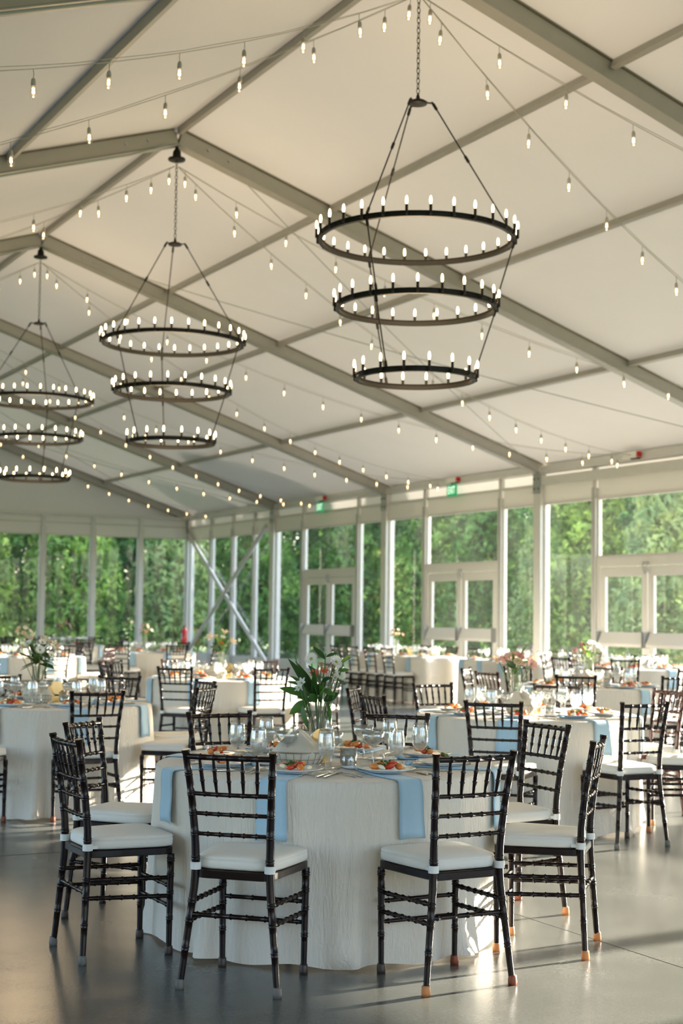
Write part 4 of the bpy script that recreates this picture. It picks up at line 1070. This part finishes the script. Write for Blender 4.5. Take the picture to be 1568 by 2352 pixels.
def chandelier(k, phase, label):
    y = yk(k) - .0; t = thing('chandelier', label, 'chandelier', (XR, y, 0), 0, 'three tier ring chandeliers under the ridge')
    mb = MB(); mb.lathe([(0, 6.560), (.095, 6.560), (.100, 6.572), (.095, 6.585), (.05, 6.588), (.045, 6.66), (.02, 6.70), (.012, 6.722), (0, 6.722)], 24); mb.obj('canopy', 'iron', t)
    mb = MB(); z = 6.56; i = 0
    while z > 5.66:
        a = (i % 2) * PI / 2; pts = []
        for q in range(13):
            w_ = 2 * PI * q / 12; pts.append((.013 * math.cos(w_) * math.cos(a), .013 * math.cos(w_) * math.sin(a), z - .026 + .026 * math.sin(w_)))
        mb.tube(pts, .0035, 5, cap=False); z -= .042; i += 1
    o = mb.obj('chain', 'iron', t); o['kind'] = 'stuff'
    mb = MB(); mb.lathe([(0, 5.585), (.075, 5.585), (.078, 5.60), (.06, 5.612), (.02, 5.62), (.012, 5.66), (0, 5.66)], 20)
    for q in range(3):
        a = phase + q * 2 * PI / 3; mb.tube([(.06 * math.cos(a), .06 * math.sin(a), 5.598), (.125 * math.cos(a), .125 * math.sin(a), 5.592)], .007, 6)
    mb.obj('hub', 'iron', t)
    for ri, (r, z_, n_) in enumerate(RG):
        ro = link('ring', ME['ring%d' % ri], t, (0, 0, z_))
        for i in range(n_):
            a = phase + 2 * PI * (i + .5) / n_
            s_ = link('candle_socket', ME['candle_socket'], t, (math.cos(a) * (r + .030), math.sin(a) * (r + .030), z_ + .002), (0, 0, a))
            link('candle_bulb', ME['candle_bulb'], s_)
    for q in range(3):
        a = phase + q * 2 * PI / 3; c, s_ = math.cos(a), math.sin(a)
        rod(t, (.125 * c, .125 * s_, 5.585), (RG[0][0] * c, RG[0][0] * s_, 4.50), (.42,))
        rod(t, (RG[0][0] * c, RG[0][0] * s_, 4.44), (RG[1][0] * c, RG[1][0] * s_, 3.945), ())
        rod(t, (RG[1][0] * c, RG[1][0] * s_, 3.885), (RG[2][0] * c, RG[2][0] * s_, 3.375), ())
    for z_, r_, e in ((4.62, .5, 11), (4.05, .4, 9), (3.48, .3, 7)):
        ld = bpy.data.lights.new('candle_light', 'POINT'); ld.energy = e; ld.color = (1, .72, .42); ld.shadow_soft_size = r_
        lo = bpy.data.objects.new('candle_light', ld); C.objects.link(lo); lo.parent = t; lo.location = (0, 0, z_)
chandelier(0, R_(-30), 'largest black three tier ring chandelier, hung from the ridge nearest the camera')
chandelier(1, R_(-42), 'black three tier ring chandelier, second along the ridge')
chandelier(2, R_(-58), 'black three tier ring chandelier, third along the ridge at the left edge')

# ------------------------------------------------------------------ string lights
lm('lamp_socket', MB().tube([(0, 0, 0), (.004, 0, -.03), (0, 0, -.062)], .003, 5).lathe([(0, -.060), (.010, -.062), (.015, -.075), (.017, -.105), (.013, -.112), (0, -.112)], 10), 'sockw')
lm('lamp_glass', MB().lathe([(.012, -.110), (.018, -.125), (.026, -.150), (.026, -.165), (.018, -.185), (.006, -.194), (0, -.195)], 12), 'bulbglass')
lm('filament', MB().blob((0, 0, -.130), .0095, 1, 1, 1.2, 8, 5).blob((0, 0, -.150), .0105, 1, 1, 1.3, 8, 5).blob((0, 0, -.180), .006, 1, 1, 1, 6, 4), 'bulbglow2')
def strand(k, dk, side, label, n_max=16):
    yA = yk(k); yB = yk(k) + dk * B / 2; dx = HALF * side
    ln = math.hypot(HALF, B / 2)
    e0, e1 = .02, ln - .30
    def pt(s_):
        f = s_ / ln; return Vector((XR + dx * f, yA + (yB - yA) * f, 6.50 - .56 * s_ + .031 * s_ * s_))
    t = thing('string_light', label, 'string light', tuple(pt(0)), 0, 'bulb strings between ridge and walls'); o0 = pt(0)
    pts = [pt(e0 + (e1 - e0) * i / 30) - o0 for i in range(31)]
    mb = MB(); mb.tube(pts, .0035, 4, cap=False); mb.obj('cord', 'cordw', t)
    mb = MB(); mb.tube([p + Vector((0, 0, .018 * (.3 + math.sin(PI * i / 30)) + .004 * math.sin(i * 2.1))) for i, p in enumerate(pts)], .0028, 4, cap=False); mb.obj('support_wire', 'cordw', t)
    s_ = .10 if dk < 0 else .28
    rn_ = random.Random(k * 10 + dk + side)
    while s_ < ln - .40:
        p = pt(s_) - o0
        q = link('lamp_socket', ME['lamp_socket'], t, p, (rn_.uniform(-.06, .06), rn_.uniform(-.06, .06), rn_.uniform(0, 3)))
        link('lamp_glass', ME['lamp_glass'], q); link('filament', ME['filament'], q)
        s_ += .585
wl = {-1: 'left', 1: 'right'}; kn = {0: 'nearest chandelier', 1: 'second chandelier', 2: 'third chandelier', 3: 'fourth ridge joint', 4: 'last ridge joint but one'}
for k in range(0, 5):
    for dk in (-1, 1):
        for side in (-1, 1):
            if side < 0 and k > 2: continue
            strand(k, dk, side, 'bulb string, %s to %s wall, %s one' % (kn[k], wl[side], 'nearer' if dk < 0 else 'farther'))

# ------------------------------------------------------------------ exit signs, emergency lamps, extinguisher
def exit_unit(y, label, sign=True):
    x = XW - .07
    t = thing('emergency_light', label, 'emergency light', (x, y, 3.96), 0, 'emergency lights on the side wall beam')
    mb = MB(); mb.box(-.11, -.02, -.17, .17, -.015, .085); mb.obj('lamp_housing', 'unitw', t)
    mb = MB(); mb.box(-.10, -.03, -.21, -.17, .0, .08); mb.obj('red_lens', 'redlamp', t)
    mb = MB(); mb.box(-.105, -.03, -.19, -.03, -.035, -.017); mb.obj('lamp_base', 'rubber', t)
    mb = MB(); mb.tube([(-.02, 0, .04), (.02, 0, .04)], .02, 8); mb.obj('mounting_stub', 'steel', t)
    if sign:
        s_ = thing('exit_sign', label.replace('emergency light unit above', 'green exit sign under the emergency light above'), 'sign', (x - .075, y + .0, 3.80), 0, 'green exit signs')
        mb = MB(); mb.box(-.012, .012, -.16, .16, -.11, .11); mb.obj('sign_plate', 'exitg', s_)
        mb = MB(); mb.tube([(0, 0, .11), (0, 0, .13)], .012, 8); mb.obj('sign_bracket', 'rubber', s_)
        cu = bpy.data.curves.new('exit_lettering', 'FONT'); cu.body = 'EXIT'; cu.size = .17; cu.align_x = 'CENTER'; cu.align_y = 'CENTER'; cu.extrude = .001; cu.space_character = 1.0
        cu.materials.append(M['exitw']); oc = bpy.data.objects.new('lettering_curve', cu); C.objects.link(oc); bpy.context.view_layer.update(); me = bpy.data.meshes.new_from_object(oc.evaluated_get(bpy.context.evaluated_depsgraph_get())); bpy.data.objects.remove(oc); o = link('lettering', me); o.parent = s_; o.location = (-.0135, 0, 0); o.rotation_euler = (PI / 2, 0, -PI / 2); o.scale = (.72, 1.15, 1)
exit_unit(18.05, 'white emergency light unit on the wall beam at the right edge', False)
exit_unit(23.25, 'white emergency light unit above the second glass door')
exit_unit(28.65, 'white emergency light unit above the third glass door')
t = thing('fire_extinguisher', 'red fire extinguisher hung on the corner post', 'fire extinguisher', (XW - .20, YG - .22, .62))
MB().lathe([(0, 0), (.075, 0), (.08, .02), (.08, .36), (.05, .42), (.02, .44), (0, .44)], 20).obj('cylinder', 'redext', t)
MB().tube([(0, 0, .44), (0, 0, .49)], .018, 8).box(-.09, .02, -.012, .012, .49, .505).box(-.08, .02, -.012, .012, .53, .54).obj('valve_handle', 'rubber', t)
MB().tube([(-.02, 0, .47), (-.09, .02, .42), (-.10, .02, .15)], .011, 6).obj('hose', 'rubber', t)
MB().box(-.0815, -.080, -.035, .035, .14, .30).obj('label_sticker', 'unitw', t)
MB().box(.07, .12, -.03, .03, .1, .35).obj('wall_bracket', 'steel', t)

# ------------------------------------------------------------------ a few chairs out on the patio
for i, (x, y, rz) in enumerate(((16.4, 23.2, .4), (17.0, 24.3, 1.9), (16.6, 21.9, -1.2), (16.5, 17.4, .9))):
    chair_at(x, y, rz, ORD[i] + ' dark chair standing outside on the patio beyond the glass doors', 'chairs out on the patio', 'wood', CAPS[1])
